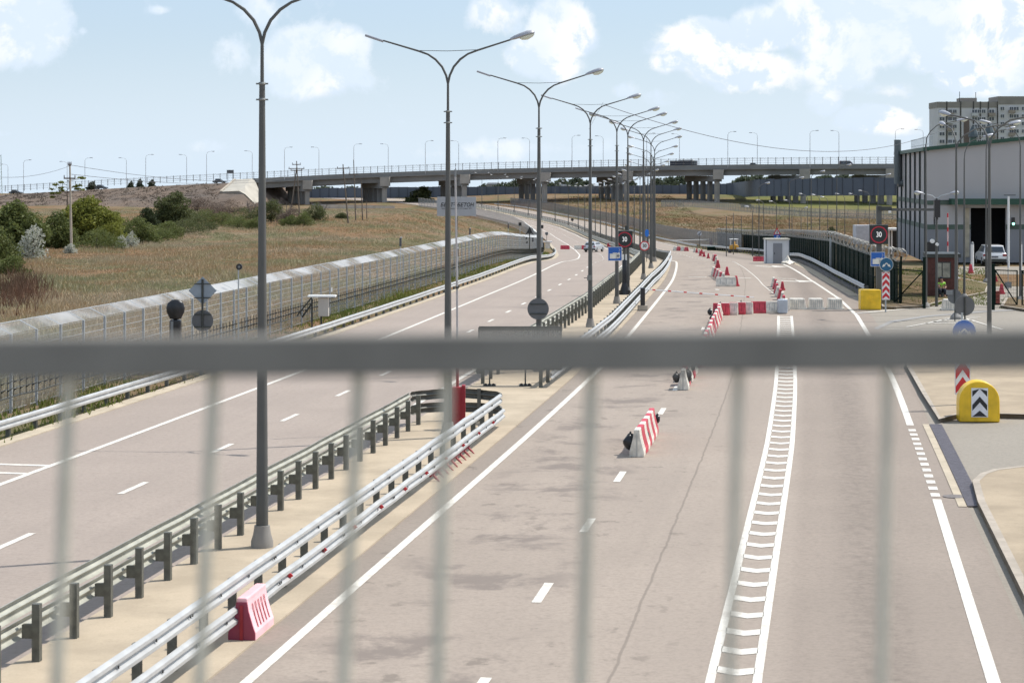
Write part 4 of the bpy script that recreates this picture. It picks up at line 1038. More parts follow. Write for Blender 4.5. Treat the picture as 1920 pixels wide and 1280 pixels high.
# road side fences of the far stretch
ff=fmat('far_mesh_film',(.34,.36,.38),.55); ff2=fmat('far_mesh_film_dark',(.14,.155,.175),.72)
wire_fence('mesh_fence',330,660,-13.2,2.5,3.3,'far pale mesh fence along the left of the distant carriageway',fpost,fpost,visor=True,vw=.5,hw=4,vs=0,wr=.012,film=ff,side=1)
wire_fence('mesh_fence',300,660,15.5,2.5,3.6,'grey mesh fence along the right side of the distant carriageway',sgrey,sgrey,visor=False,hw=4,vs=0,wr=.015,film=ff2)
# ------------------------------------------------------------------ dark green palisade fence with razor wire
gpts=[GF(1690,573),AT(1640,0,125),AT(1560,0,155),AT(1480,0,217),AT(1420,0,292),AT(1345,0,348)]
for p in gpts: p.z=gz(p.x,p.y)
org=gpts[0].copy(); gf=thing('palisade_fence',org,label='dark green palisade fence topped with coils of razor wire on the right',category='fence')
def along(pts,step):
    out=[]; carry=0
    for a,b in zip(pts,pts[1:]):
        L=(b-a).length; d=carry
        while d<L: p=a.lerp(b,d/L); out.append((p,(b-a).normalized())); d+=step
        carry=d-L
    return out
q=MB(); rz_=MB()
for p,t_ in along(gpts,.15):
    p=p-org; h=2.35+.05*random.random(); n=.074
    if random.random()<.97: q.add([p+t_*-n,p+t_*n,p+t_*n+Vector((0,0,h)),p+Vector((0,0,h+.1)),p+t_*-n+Vector((0,0,h))],[(0,1,2,3,4)])
q.build('pales',green_f,gf)
q=MB()
for a,b in zip(gpts,gpts[1:]):
    for z in (.3,1.2,2.1): q.tube([a-org+Vector((0,.04,z)),b-org+Vector((0,.04,z))],.035,4)
q.build('rails',green_f,gf)
pm=MB(); pm.box((0,0,1.35),(.1,.1,2.7)); repeat(gf,'post',pm,green_f,[Matrix.Translation(p-org+Vector((0,.08,0))) for p,_ in along(gpts,3)],100)
pts=[]; i=0
for p,t_ in along(gpts,.055):
    a=i*.62; r=.34*(1+.15*math.sin(i*.13)); nn=Vector((t_.y,-t_.x,0)); pts.append(p-org+Vector((0,0,2.75+r*math.sin(a)))+nn*(r*math.cos(a))+t_*(.25*math.sin(i*.37))); i+=1
for k in range(0,len(pts)-1,160): rz_.tube(pts[k:k+161],.017,3,cap=False)
rz_.build('razor_wire',mat('razor_wire',(.30,.30,.28),.5,.4,.2,5),gf)
MB().box((0,0,1.35),(.12,.12,2.7)).build('pale_post',galv,gf,loc=AT(1556,0,152)+Vector((0,-.3,-AT(1556,0,152).z))-org)
# gates
def gate(name,pa,pb,h,label,both=True,filmcol=(.01,.02,.015),fa=.8,diag=1):
    t=thing(name,pa,label=label,category='gate'); d=pb-pa; L=d.length; t.rotation_euler.z=math.atan2(d.y,d.x)
    q=MB()
    q.box((L/2,0,h-.03),(L,.06,.06)); q.box((L/2,0,.12),(L,.06,.06)); q.box((.03,0,h/2+.06),(.06,.06,h-.12)); q.box((L-.03,0,h/2+.06),(.06,.06,h-.12))
    q.tube([(.05,0,h-.05) if diag>0 else (.05,0,.15),(L-.05,0,.15) if diag>0 else (L-.05,0,h-.05)],.035,6); q.build('gate_frame',green_f,t)
    q=MB(); 
    for k in range(int(L/.1)): q.box((.1*k+.05,0,h/2),(.007,.007,h-.1))
    for k in range(int(h/.2)): q.box((L/2,0,.15+k*.2),(L,.01,.012))
    q.build('mesh_panel',green_f,t)
    return t
pg=GF(1733,578); 
t=gate('gate',GF(1676,571),GF(1731,577),2.0,'left green gate leaf standing against the palisade fence',diag=-1)
t=thing('gate_post',pg,label='tall dark green gate post left of the brick guard booth',category='post'); MB().box((0,0,1.35),(.13,.13,2.7)).build('post',green_f,t); MB().box((0,0,2.72),(.17,.17,.04)).build('cap',green_f,t)
t=thing('gate_post',GF(1862,581),label='dark green gate post carrying the open mesh leaf at the right',category='post'); MB().box((0,0,1.2),(.16,.16,2.4)).build('post',green_f,t); MB().box((0,0,2.42),(.2,.2,.04)).build('cap',green_f,t)
gate('gate',GF(1865,574),GF(1908,576),2.0,'right green mesh gate leaf with a diagonal brace')
gate('gate',GF(1916,576),GF(1960,580),2.0,'green mesh panel cut by the right picture edge')
# ------------------------------------------------------------------ yard islands, booth, person
def island(pts,h=.13):
    paved(pts,'yard_island',h); o=[x for x in bpy.data.objects if x.name.startswith('yard_island')][-1]; o.data.materials[0]=GROUND
island([GF(1655,579),GF(1680,580),GF(1735,577),GF(1775,566),GF(1850,551),GF(1857,536),Vector((31,150,0)),Vector((23.2,150,0))])
island([GF(1876,577),GF(1960,590),GF(1960,560),GF(1885,562)])
y=124; pb=AT(1740,560,y); pb.z=.13; bt=thing('guard_booth',pb,label='small dark brick guard booth with flat dark roof and wide window',category='booth')
wx=(1797-1740)/F*y; dx=3.4; sx=.42
brick=mat('dark_brick',(.095,.035,.028),.85,0,.25,6); brickl=mat('brick_side',(.36,.15,.11),.85,0,.2,6)
h=zv(483,y)-.13
q=MB(); q.prism([(0,0),(wx,0),(wx+sx*1.2,dx),(sx*1.2,dx)],2,0,h); q.build('wall',mat('booth_brick',(.10,.038,.03),.85,0,.25,6),bt)
q=MB(); q.prism([(-.12,-.12),(wx+.12,-.12),(wx+sx*1.2+.12,dx+.1),(sx*1.2-.12,dx+.1)],2,h,h+.22); q.build('roof',dark_m,bt)
wz0,wz1=zv(520,y)-.13,zv(493,y)-.13; a=(1757-1740)/F*y; b=(1781-1740)/F*y
wf=MB(); wf.box(((a+b)/2,-.02,(wz0+wz1)/2),(b-a+.12,.06,wz1-wz0+.12)); wf=wf.build('window',dark_m,bt)
q=MB(); q.box((a+(b-a)*.19,-.06,(wz0+wz1)/2),((b-a)*.30,.02,wz1-wz0)); q.box((a+(b-a)*.70,-.06,(wz0+wz1)/2),((b-a)*.56,.02,wz1-wz0)); q.build('pane',mat('booth_glass',(.30,.29,.24),.2,0,.35,3),wf)
sw=MB(); p0=Vector((wx,0,0)); d=Vector((sx*1.2,dx,0)); c=p0+d*.45; sw.box((c.x+.01,c.y,(wz0+wz1)/2),(.06,1.3,1.0),rz=-math.atan2(d.x,d.y)); sw.build('side_window',glass,bt)
q=MB(); c=p0+d*.45; q.box((c.x+.06,c.y,wz0-.1),(.14,1.4,.05),rz=-math.atan2(d.x,d.y)); q.build('sill',white_m,bt)
# seated person in a bright green vest
pp=AT(1764,560,y-1.0); pp.z=.13
pr=thing('person',pp,label='person in a bright green vest and dark trousers crouching against the brick booth',category='person')
def skin(name,chain,m,parent,root=0,sub=1):
    me=bpy.data.meshes.new(name); me.from_pydata([c[0] for c in chain],[(c[2],i) for i,c in enumerate(chain) if c[2] is not None],[]); me.materials.append(m)
    o=bpy.data.objects.new(name,me); COL.objects.link(o); o.parent=parent
    sk=o.modifiers.new('Skin','SKIN'); sk.use_smooth_shade=True
    if not me.skin_vertices: 
        bm=bmesh.new(); bm.from_mesh(me); bm.verts.layers.skin.verify(); bm.to_mesh(me); bm.free()
    for v,c in zip(me.skin_vertices[0].data,chain): v.radius=(c[1],c[1])
    me.skin_vertices[0].data[root].use_root=True
    s=o.modifiers.new('Sub','SUBSURF'); s.levels=sub; s.render_levels=sub; return o
skin_m=mat('skin',(.35,.19,.13),.6,0,.05,3); vest=mat('vest_green',(.28,.62,.05),.7,0,.1,4); trous=mat('trousers',(.015,.018,.03),.8,0,.2,4)
C=[((0,0,.36),.15,None),((.03,.05,.58),.14,0),((.07,.0,.80),.13,1),((.04,-.06,.90),.055,2),((.02,-.10,1.02),.09,3),((.02,-.11,1.09),.08,4),
 ((.22,-.02,.78),.07,2),((.27,-.16,.58),.05,6),((.16,-.36,.52),.04,7),((-.08,-.04,.78),.07,2),((-.16,-.2,.60),.05,9),((-.06,-.38,.52),.04,10),
 ((.13,-.12,.38),.10,0),((.16,-.42,.46),.075,12),((.15,-.36,.08),.05,13),((.16,-.50,.04),.045,14),((-.10,-.12,.38),.10,0),((-.12,-.42,.46),.075,16),((-.12,-.36,.08),.05,17),((-.13,-.50,.04),.045,18)]
skin('body',C,skin_m,pr)
skin('vest',[((0,.01,.40),.17,None),((.03,.05,.58),.165,0),((.07,.0,.80),.15,1),((.2,-.02,.79),.085,2),((.25,-.1,.68),.075,3),((-.07,-.04,.79),.085,2),((-.13,-.13,.68),.075,5)],vest,pr)
skin('trousers',[((0,0,.33),.17,None),((.13,-.12,.38),.115,0),((.16,-.42,.46),.09,1),((.15,-.36,.12),.065,2),((-.10,-.12,.38),.115,0),((-.12,-.42,.46),.09,4),((-.12,-.36,.12),.065,5)],trous,pr)
q=MB(); q.lathe([(.085,0),(.10,.03),(.09,.08),(.04,.11),(.01,.115)],c=(.02,-.09,1.06),n=14); q.build('cap',trous,pr,smooth=True)
q=MB(); q.lathe([(.16,0),(.16,.28),(.14,.3)],n=10); q.build('stool',dark_m,None,loc=pp,label='low dark stool under the crouching person by the booth',category='stool')
# shed
y=178; p=AT(1458,491,y); p.z=prof(y); t=thing('shed',p,label='small white metal shed with a grey door standing at the road fork',category='shed'); k_=y/F
w=44*k_; h=45*k_
MB().box((0,.8,h/2),(w*.98,1.6,h)).build('wall',mat('shed_white',(.62,.64,.66),.5,0,.05,1),t,bevel=.01); MB().box((0,.75,h+.03),(w*1.05,1.85,.09)).build('roof',mat('shed_roof',(.5,.48,.4),.6),t)
d=MB().box((0,-.02,19*k_),(17*k_,.05,38*k_)).build('door',mat('shed_door',(.24,.25,.27),.5,0,.05,1),t); MB().box((-6*k_,-.06,19*k_),(.05,.06,.14)).build('handle',black_m,d)
q=MB(); q.box((-w*.49,.0,h/2),(.08,.06,h)); q.box((w*.49,0,h/2),(.05,.06,h)); q.build('corner_trim',mat('trim_blue_grey',(.16,.2,.24),.5),t)
t=thing('rag_pile',G(1477,495),label='pale crumpled sheeting heaped at the right foot of the small shed',category='sheeting'); t.location.z=prof(t.location.y)
q=MB(); q.lathe([(.55,0),(.5,.15),(.3,.3),(.1,.6),(.02,.75)],n=9); o=q.build('sheet',wplast,t); 
for v in o.data.vertices: v.co.x*=1+.3*math.sin(v.index*2.3); v.co.y*=1+.2*math.cos(v.index*1.7)
# mini excavator
p=G(1376,474); p.z=prof(p.y); k_=p.y/F; t=thing('mini_excavator',p,label='small orange yellow excavator with a white canopy in front of the green fence',category='excavator')
q=MB(); 
for s in (-1,1): q.prism([(-.9,.12),(-.75,0),(.75,0),(.9,.12),(.9,.28),(.75,.4),(-.75,.4),(-.9,.28)],0,s*.6-.14,s*.6+.14)
q.build('tracks',black_m,t,bevel=.03); q=MB(); q.lathe([(.45,.4),(.62,.5),(.66,.8),(.6,1.05),(.4,1.15)],n=14); q.build('body',mat('digger_orange',(.5,.26,.03),.45,0,.1,2),t,smooth=True)
q=MB(); [q.box((a,b,1.45),(.06,.06,.8)) for a in (-.45,.45) for b in (-.4,.4)]; q.build('canopy_frame',white_m,t); MB().box((0,0,1.88),(1.15,1.1,.1)).build('canopy',white_m,t,bevel=.03)
MB().box((0,-.62,.3),(1.6,.08,.35)).build('blade',dark_m,t); q=MB(); q.tube([(.2,.6,.8),(.25,1.3,1.5),(.25,1.9,.9)],.07,6); q.build('boom',mat('digger_orange',(.5,.26,.03)),t)
p=G(1345,470); p.z=prof(p.y)
t=thing('trough',p,label='low dark green trough lying on the verge left of the small excavator',category='trough'); MB().box((0,0,.3),(3.0,.8,.5)).build('body',green_f,t,bevel=.04); MB().box((0,-.1,.58),(3.1,.9,.06)).build('lid',mat('green_lid',(.02,.09,.06),.5),t)
# far right boom barrier, signs at the fork
p=G(1333,462); p.z=prof(p.y); k_=p.y/F
t=thing('boom_barrier',p,label='distant white horizontal boom in front of the grey fence bend',category='barrier'); MB().box((0,0,.6),(.5,.4,1.2)).build('cabinet',redpaint,t); q=MB(); q.tube([(-.2,0,1.15),(-72*k_,0,1.0)],.07,6); q.build('arm',white_m,t); q=MB(); q.tube([(-62*k_,0,0),(-62*k_,0,1.0)],.04,6); q.build('prop',galv,t)
y=225; p=AT(1312,470,y); t=round_back('round_sign',AT(1311.5,438,300),.32,'small round sign with a diagonal bar beyond the far boom barrier',mat('sign_pale',(.45,.47,.5),.5),pole=(2.2,0),bars=False); q=MB(); q.box((0,-.03,0),(.6,.02,.08)); o=q.build('bar',black_m,t); o.rotation_euler=(0,-R(45),0)
y=215; t=thing('warning_sign',AT(1457,433,y),label='triangular red bordered warning sign above a small blue plate behind the shed',category='road sign'); k_=y/F
MB().prism([(-7*k_,-7*k_),(7*k_,-7*k_),(0,10*k_*.7)],1,0,.02).build('red_border',red_s,t); MB().prism([(-4.6*k_,-5.6*k_),(4.6*k_,-5.6*k_),(0,2.7*k_)],1,-.02,0).build('plate',white_m,t); MB().box((0,-.03,-2.3*k_),(.08,.02,.28)).build('mark',black_m,t)
MB().box((0,0,-11*k_),(12*k_,.02,8*k_)).build('blue_plate',blue_m,t); MB().tube([(0,.05,-3),(0,.05,0)],.04,6).build('pole',galv,t)
q=MB(); q.box((.0,-.02,-11*k_),(.07,.02,.3)); q.tube([(0,-.02,-10*k_),(.12,-.02,-9*k_),(.22,-.02,-11*k_)],.03,5); q.build('arrow',white_m,t)
# ------------------------------------------------------------------ hangar
y0=176; X=lambda u,y: (u-CX)/F*y
A=Vector((X(1738,y0),y0,0)); Bk=Vector((X(1683,207),207,0)); side=(Bk-A)
xr=A.x+17.5; zt=zv(282,y0); zr=zt+1.9; yb=207
hg=thing('hangar',A,label='large grey panel clad hangar with green trim, dark ribbed side and a black doorway',category='hangar')
wallg=mat('hangar_panel',(.42,.405,.40),.6,.1,.05,.25); lowb=mat('hangar_lower_panel',(.23,.235,.25),.6,.1,.08,.3); trim=mat('hangar_green_trim',(.015,.065,.04),.5,0,.1,1); gband=mat('hangar_green_band',(.07,.105,.08),.6,0,.1,1)
dl,dr_=X(1820,y0)-A.x,X(1886,y0)-A.x; dh=zv(390,y0)
W=xr-A.x
q=MB() # front wall around the door, gable top
for x0,x1,z0,z1,z1b in ((0,dl,0,zt,zt+(zr-zt)*dl/W),(dr_,W,0,zt+(zr-zt)*dr_/W,zr),(dl,dr_,dh,zt+(zr-zt)*dl/W,zt+(zr-zt)*dr_/W)):
    q.prism([(x0,z0),(x1,z0),(x1,z1b),(x0,z1)],1,0,.25)
# left gap where daylight shows through is part of the wall opening
sd=side; q.add([(0,0,0),(0,0,zt),(sd.x,sd.y,zt),(sd.x,sd.y,0)],[(0,1,2,3)]); q.add([(W,.25,0),(W,.25,zr),(W+sd.x,sd.y,zr),(W+sd.x,sd.y,0)],[(0,1,2,3)])
q.add([(sd.x,sd.y,0),(sd.x,sd.y,zt),(W+sd.x,sd.y,zr),(W+sd.x,sd.y,0)],[(0,1,2,3)])
q.build('wall',wallg,hg)
q=MB(); q.prism([(-.35,zt-.05),(W,zr-.05),(W,zr+.25),(-.35,zt+.25)],1,-.35,.0); q.build('roof_trim',trim,hg)
q=MB(); q.add([(-.3,-.3,zt+.2),(W,-.3,zr+.2),(W+sd.x,sd.y+.3,zr+.2),(sd.x-.3,sd.y+.3,zt+.2)],[(0,1,2,3)]); q.build('roof',concg,hg)
z1,z0=zv(430,y0),0
def fpanel(x0,x1,za,zb,d,m,name): 
    q=MB(); q.box(((x0+x1)/2,-d/2,(za+zb)/2),(x1-x0,d,zb-za)); return q.build(name,m,hg)
fpanel(.02,dl-.02,z0,z1,.05,lowb,'lower_cladding'); fpanel(dr_+.02,W,z0,z1,.05,lowb,'lower_cladding')
fpanel(.02,dl-.02,z1,zv(421,y0),.07,gband,'green_band'); fpanel(dr_+.02,W,z1,zv(421,y0),.07,gband,'green_band')
fpanel(.02,X(1783,y0)-A.x,zv(384,y0),zv(376,y0),.07,gband,'green_band')
cn=MB(); cn.box(((dl-1.8+W)/2,-.6,zv(378,y0)),(W-dl+1.8,1.2,zv(372,y0)-zv(382,y0)+.05)); cn.build('canopy',trim,hg)
dk=MB(); dk.box(((dl+dr_)/2,2.4,dh/2),(dr_-dl+6,.1,dh+1)); dk.box(((dl+dr_)/2,1.2,dh+.6),(dr_-dl+6,2.4,.1)); dk.build('door_void',mat('interior_black',(.006,.006,.007),1),hg)
for x_ in (dl-3,dr_+3): q=MB(); q.box((x_,1.2,dh/2),(.1,2.4,dh+1)); q.build('door_reveal',mat('interior_black',(.006,.006,.007)),hg)
q=MB(); q.box((dl-.3,-.09,dh*.55),(.35,.06,dh*.9)); q.build('door_jamb',mat('jamb_tan',(.42,.37,.28),.8,0,.2,2),hg)
# side wall: ribs and bands
L=side.length; ang=math.atan2(side.y,side.x); t_=side.normalized(); nv=Vector((-t_.y,t_.x,0))
rib=MB(); rib.box((0,.08,zt/2),(.30,.14,zt-.1)); M=[]
for k in range(7): M.append(Matrix.Translation(t_*(L*(.03+k*.158)))@Matrix.Rotation(ang,4,'Z'))
repeat(hg,'rib',rib,mat('rib_dark',(.035,.045,.045),.6),M)
for za,zb,m in ((0,z1,lowb),(z1,zv(421,y0),gband),(zv(384,y0),zv(375,y0),gband)):
    q=MB(); c=t_*(L/2)+nv*.03; q.box((c.x,c.y,(za+zb)/2),(L,.06,zb-za),rz=ang); q.build('side_band',m,hg)
q=MB(); c=t_*(L/2)+nv*.1; q.box((c.x,c.y,zt+.1),(L+.3,.5,.3),rz=ang); q.build('side_trim',trim,hg)
q=MB(); c=t_*(L*.79)+nv*.5; q.tube([(c.x,c.y,zv(345,200)),(c.x,c.y,zt+1.3)],.33,12); q.tube([(c.x,c.y,zv(345,200)),(c.x+1,c.y,zv(342,200))],.33,10); q.build('flue',mat('flue_grey',(.13,.15,.155),.5,.3),hg,smooth=True)
q=MB()
for k in range(22): c=t_*(L*(.05+k*.032))+nv*-.6; q.box((c.x,c.y,zt+.75),(.04,.04,.9))
for z in (.6,1.2): a=t_*(L*.05)+nv*-.6; b=t_*(L*.74)+nv*-.6; q.tube([(a.x,a.y,zt+z),(b.x,b.y,zt+z)],.025,4)
q.build('roof_railing',galv,hg)
for u in (1825,1855):
    xx=X(u,y0+14)-A.x; zz=zt+(zr-zt)*xx/W+.1; q=MB(); q.lathe([(.30,-.6),(.30,.5)],c=(xx,14,zz),n=14); vt=q.build('roof_vent',mat('vent_green',(.05,.10,.07),.5,.2),hg,smooth=True)
    q=MB(); q.lathe([(.42,.45),(.46,.55),(.44,.8),(.3,1.15),(.16,1.45),(.14,1.5)],c=(xx,14,zz),n=8); q.build('vent_cowl',mat('cowl_blue_grey',(.07,.09,.095),.4,.4),vt)
q=MB(); 
for k in range(12): pass
t=thing('traffic_light',Vector((X(1899.5,y0-.4),y0-.4,0)),label='small black traffic light showing green on the hangar wall right of the doorway',category='traffic light'); zl=zv(416,y0); MB().box((0,0,zl),(.26,.2,.75)).build('housing',bag_m,t); MB().disc((0,-.13,zv(419.5,y0)),.11,.03,14).build('green_lens',led_g,t); MB().tube([(0,.1,zl+.2),(0,.38,zl+.2)],.03,6).build('bracket',dark_m,t)
# pale columns beside the doorway
for u,vt,vb,r,l in ((1823,458,500,.12,'short pale bollard light left of the hangar doorway'),(1914,458,496,.1,'short pale bollard light right of the hangar doorway')):
    y=158; t=thing('bollard_light',Vector((X(u,y),y,0)),label=l,category='bollard light'); h=zv(vt,y); MB().tube([(0,0,0),(0,0,h)],r,10).build('column',white_m,t,smooth=True); MB().lathe([(r*1.1,h),(r*.8,h+.12),(.02,h+.2)],n=10).build('cap',sgrey,t)
y=166; t=thing('white_mast',Vector((X(1891,y),y,0)),label='tall white mast standing close in front of the hangar doorway edge',category='mast'); MB().tube([(0,0,0),(0,0,zv(368,y))],.085,10).build('pole',white_m,t,smooth=True); MB().box((.1,0,zv(366,y)),(.9,.1,.06)).build('crossbar',dark_m,t)
y=150; t=thing('striped_pole',Vector((X(1777,y),y,0)),label='thin red and white upright boom arm rising above the brick booth roof',category='barrier'); 
q=MB(); s=MB(); z=.2; k=0; zt_=zv(399,y)
while z<zt_: s.tube([(0,0,z),(0,0,min(z+.3,zt_))],.05,6); z+=1.0; k+=1
q.tube([(0,0,.1),(0,0,zt_)],.045,6); a=q.build('arm',mat('arm_pinkish',(.7,.5,.48),.5),t); s.build('red_stripes',red_s,a)
y=172; t=thing('dark_panel',Vector((X(1748,y),y,0)),label='dark board leaning on the hangar front left of the lamp mast',category='board'); MB().box((0,0,zv(470,y)),(1.0,.12,1.4)).build('panel',bag_m,t); MB().box((0,0,.6),(.1,.1,1.2)).build('leg',dark_m,t)
# white tent/container behind the left of the gantry mast
y=215; t=thing('white_canopy',Vector((X(1645,y),y,prof(y))),label='white container and carport frame behind the speed display on the gantry mast',category='canopy'); k_=y/F; zz=lambda v: zv(v,y)-prof(y)
MB().box((X(1622,y)-X(1645,y),1,zz(440)),(34*k_,2,zz(425)-zz(460))).build('container',mat('container_white',(.55,.57,.6),.6),t); MB().box((X(1668,y)-X(1645,y),1,zz(430)),(40*k_,3,4*k_)).build('roof_beam',white_m,t)
q=MB(); [q.box((X(u,y)-X(1645,y),0,(zz(430))/2),(2.5*k_,.12,zz(430))) for u in (1667,1672)]; q.build('posts',white_m,t); MB().box((X(1680,y)-X(1645,y),2,zz(452)),(14*k_,.3,44*k_)).build('dark_opening',bag_m,t)
# ------------------------------------------------------------------ apartment tower far behind the hangar
y=800; k_=y/F; bl=thing('apartment_block',Vector((X(1758,y),y,-.3)),label='grey panel apartment block with stepped roof seen above the hangar',category='apartment block')
z=lambda v: zv(v,y)+.3
pan=mat('panel_wall',(.56,.55,.56),.8,0,.12,.15); pan2=mat('panel_top',(.25,.23,.205),.8,0,.12,.2); loggia=mat('loggia_strip',(.28,.24,.20),.8); wdk=mat('window_dark',(.06,.07,.085),.3,0,.3,1); seam=mat('panel_seam',(.07,.065,.06),.9)
w1=(1871-1758)*k_; w2=(1990-1871)*k_
MB().box((w1/2,8,z(202)/2),(w1,16,z(202))).build('wall',pan,bl); MB().box((w1+w2/2,7,z(196)/2),(w2,16,z(196))).build('wall',pan,bl)
MB().box((w1/2,7.9,(z(191)+z(202))/2),(w1+.4,16.2,z(191)-z(202))).build('parapet',pan2,bl); MB().box((w1+w2/2,6.9,(z(181)+z(196))/2),(w2+.4,16.2,z(181)-z(196))).build('parapet',pan2,bl)
MB().box(((1821-1758)*k_,8,(z(183)+z(191))/2),(30*k_,8,z(183)-z(191))).build('roof_house',pan2,bl)
q=MB(); q.box(((1805.5-1758)*k_,6,z(181)),(.2,.2,20*k_)); q.box(((1836-1758)*k_,6,z(181)),(.2,.2,18*k_)); q.build('antenna',dark_m,bl)
MB().box(((1812-1758)*k_,-.25,z(260)),(10*k_,.5,z(205)-z(262)+20*k_)).build('stair_column',mat('stair_brown',(.13,.10,.085),.8),bl)
q=MB(); [q.box((dx*k_,-.1,z(230)),(.5,.3,z(196)-z(265)+10*k_)) for dx in (17,43,67,80,95,112.5)]; q.build('panel_seams',seam,bl)
cols=[8,23,32,69,78,86,101,120,137,146,160]
wm=MB(); wm.box((0,.02,0),(1.2,.2,1.25)); [wm.box((dx,-.08,0),(.42,.1,.95),mi=1) for dx in (-.26,.26)]; M=[]
for r_ in range(6):
    for ci,cx in enumerate(cols):
        v=209+r_*14.1+(-5 if cx>113 else 0); wd=(7 if ci%3 else 9.5)*k_
        M.append(Matrix.Translation(Vector((cx*k_,-.2 if cx<113 else -1.2,z(v))))@Matrix.Diagonal((wd,1,6.4*k_,1)))
repeat(bl,'window',wm,[mat('window_frame_white',(.6,.6,.6)),wdk],M)
for r_ in range(6):
    for cx in (23,69,101,137):
        z_=z(212+r_*14.1+(-5 if cx>113 else 0)); 
        if (r_*3+cx)%4==0: continue
        q=MB(); q.box((cx*k_,-1.0 if cx<113 else -2.0,z_-.55),(12*k_,1.1,1.15)); q.build('balcony',loggia if (r_+cx)%3 else mat('balcony_pale',(.5,.5,.5),.8),bl)
# ------------------------------------------------------------------ overpass
def ol(x): return 682.8-.28*x           # front line of the deck
def oat(u):                              # point of the front line seen in photo column u
    a=(u-CX)/F; yy=682.8/(1+.28*a); return a*yy,yy
_ou=[-300,0,100,250,400,500,650,800,950,1100,1250,1400,1550,1700,2100]
_ov=[368,360,354,345.5,338,333.5,326,320.5,316,313,310.5,308.5,307.5,307,306]   # parapet top row
def otop(x,y_=None):
    y_=ol(x); u=x/y_*F+CX; return zv(float(np.interp(u,_ou,_ov)),y_)
xs=np.arange(oat(455)[0],oat(2050)[0],6.0)
ov=thing('overpass',Vector((0,ol(0),0)),label='long concrete road overpass on grouped columns crossing the whole background',category='overpass')
o0=ov.location; nb=Vector((.27,.963,0)); skew=Vector((-.42,.907,0))
ovm=mat('overpass_concrete',(.21,.205,.195),.9,0,.2,.12,.1); ovl=mat('overpass_light_concrete',(.34,.315,.28),.9,0,.15,.3); ovp=mat('overpass_parapet',(.22,.22,.21),.85,0,.1,.2)
def ribbon(name,za,zb,d0,d1,m,xs=xs,par=ov):
    q=MB()
    for x in xs:
        p=Vector((x,ol(x),0))-o0; t_=otop(x)
        for d,zz in ((d0,zb),(d1,zb),(d1,za),(d0,za)): q.v.append(tuple(p+nb*d+Vector((0,0,t_+zz))))
    n=len(xs)
    for i in range(n-1):
        for j in range(4): q.f.append((i*4+j,i*4+(j+1)%4,i*4+4+(j+1)%4,i*4+4+j)[::-1]); q.mi.append(0)
    q.f.append((0,1,2,3)); q.mi.append(0); b=(n-1)*4; q.f.append((b+3,b+2,b+1,b)); q.mi.append(0)
    return q.build(name,m,par)
ribbon('parapet',-1.15,0,0,.35,ovp); ribbon('parapet',-1.15,0,19.6,19.95,ovp); ribbon('deck',-1.55,-1.15,-.35,20.3,ovm)
for d in (.6,4,7.5,11,14.5,18.4): ribbon('girder',-3.3,-1.55,d,d+.9,ovm)
ribbon('underdeck',-2.1,-1.56,1.5,18.4,ovm)
for u in (590,735,885,1036,1190,1360,1522,1684):
    x,yy=oat(u); x-=1; tp=otop(x); base=Vector((x,yy,0)); gzv=min(gz(x,yy),gz(x,yy+8))-.3
    org=base-o0
    c=MB(); a=org+Vector((-1.4,-.6,0)); 
    MB().box((org.x-1.2,org.y-.5,tp-3.0),(3.2,1.0,3.0),rz=-.27).build('cap_end',ovl,ov)
    c=MB(); pa=org+Vector((-1.2,0,0)); pb=pa+skew*19; d=(pb-pa); c.box(((pa.x+pb.x)/2,(pa.y+pb.y)/2,tp-4.35),(d.length,2.6,1.8),rz=math.atan2(d.y,d.x)); c.build('cap_beam',ovm,ov)
    for k in range(5):
        p=pa+d*(.04+k*.23); cm=MB(); hh=tp-5.2-gzv; cm.box((p.x,p.y,gzv+hh/2),(1.25,1.25,hh),rz=.45); cm.build('column',ovl if k==0 else ovm,ov)
# fence on the parapet
xf=np.arange(oat(-60)[0],oat(2000)[0],1.0)
pf=thing('parapet_fence',Vector((0,ol(0),0)),label='tall thin railing fence with evenly spaced posts along the overpass edge',category='fence')
pm=MB(); pm.box((0,0,1.1),(.16,.16,2.2)); M=[]; x=oat(1676)[0]
while x>oat(-40)[0]: M.append(Matrix.Translation(Vector((x,ol(x)-.15,otop(x)-.05))-o0)); x-=2.41*.963
repeat(pf,'post',pm,mat('overpass_post',(.10,.09,.08),.8),M,100)
q=MB(); xs2=np.arange(oat(-60)[0],oat(2000)[0],8.0)
for zz in (.5,1.2,1.75,2.0): q.tube([Vector((x,ol(x)-.1,otop(x)+zz))-o0 for x in xs2],.035,4)
q.build('rail',mat('overpass_rail',(.25,.25,.25),.7),pf)
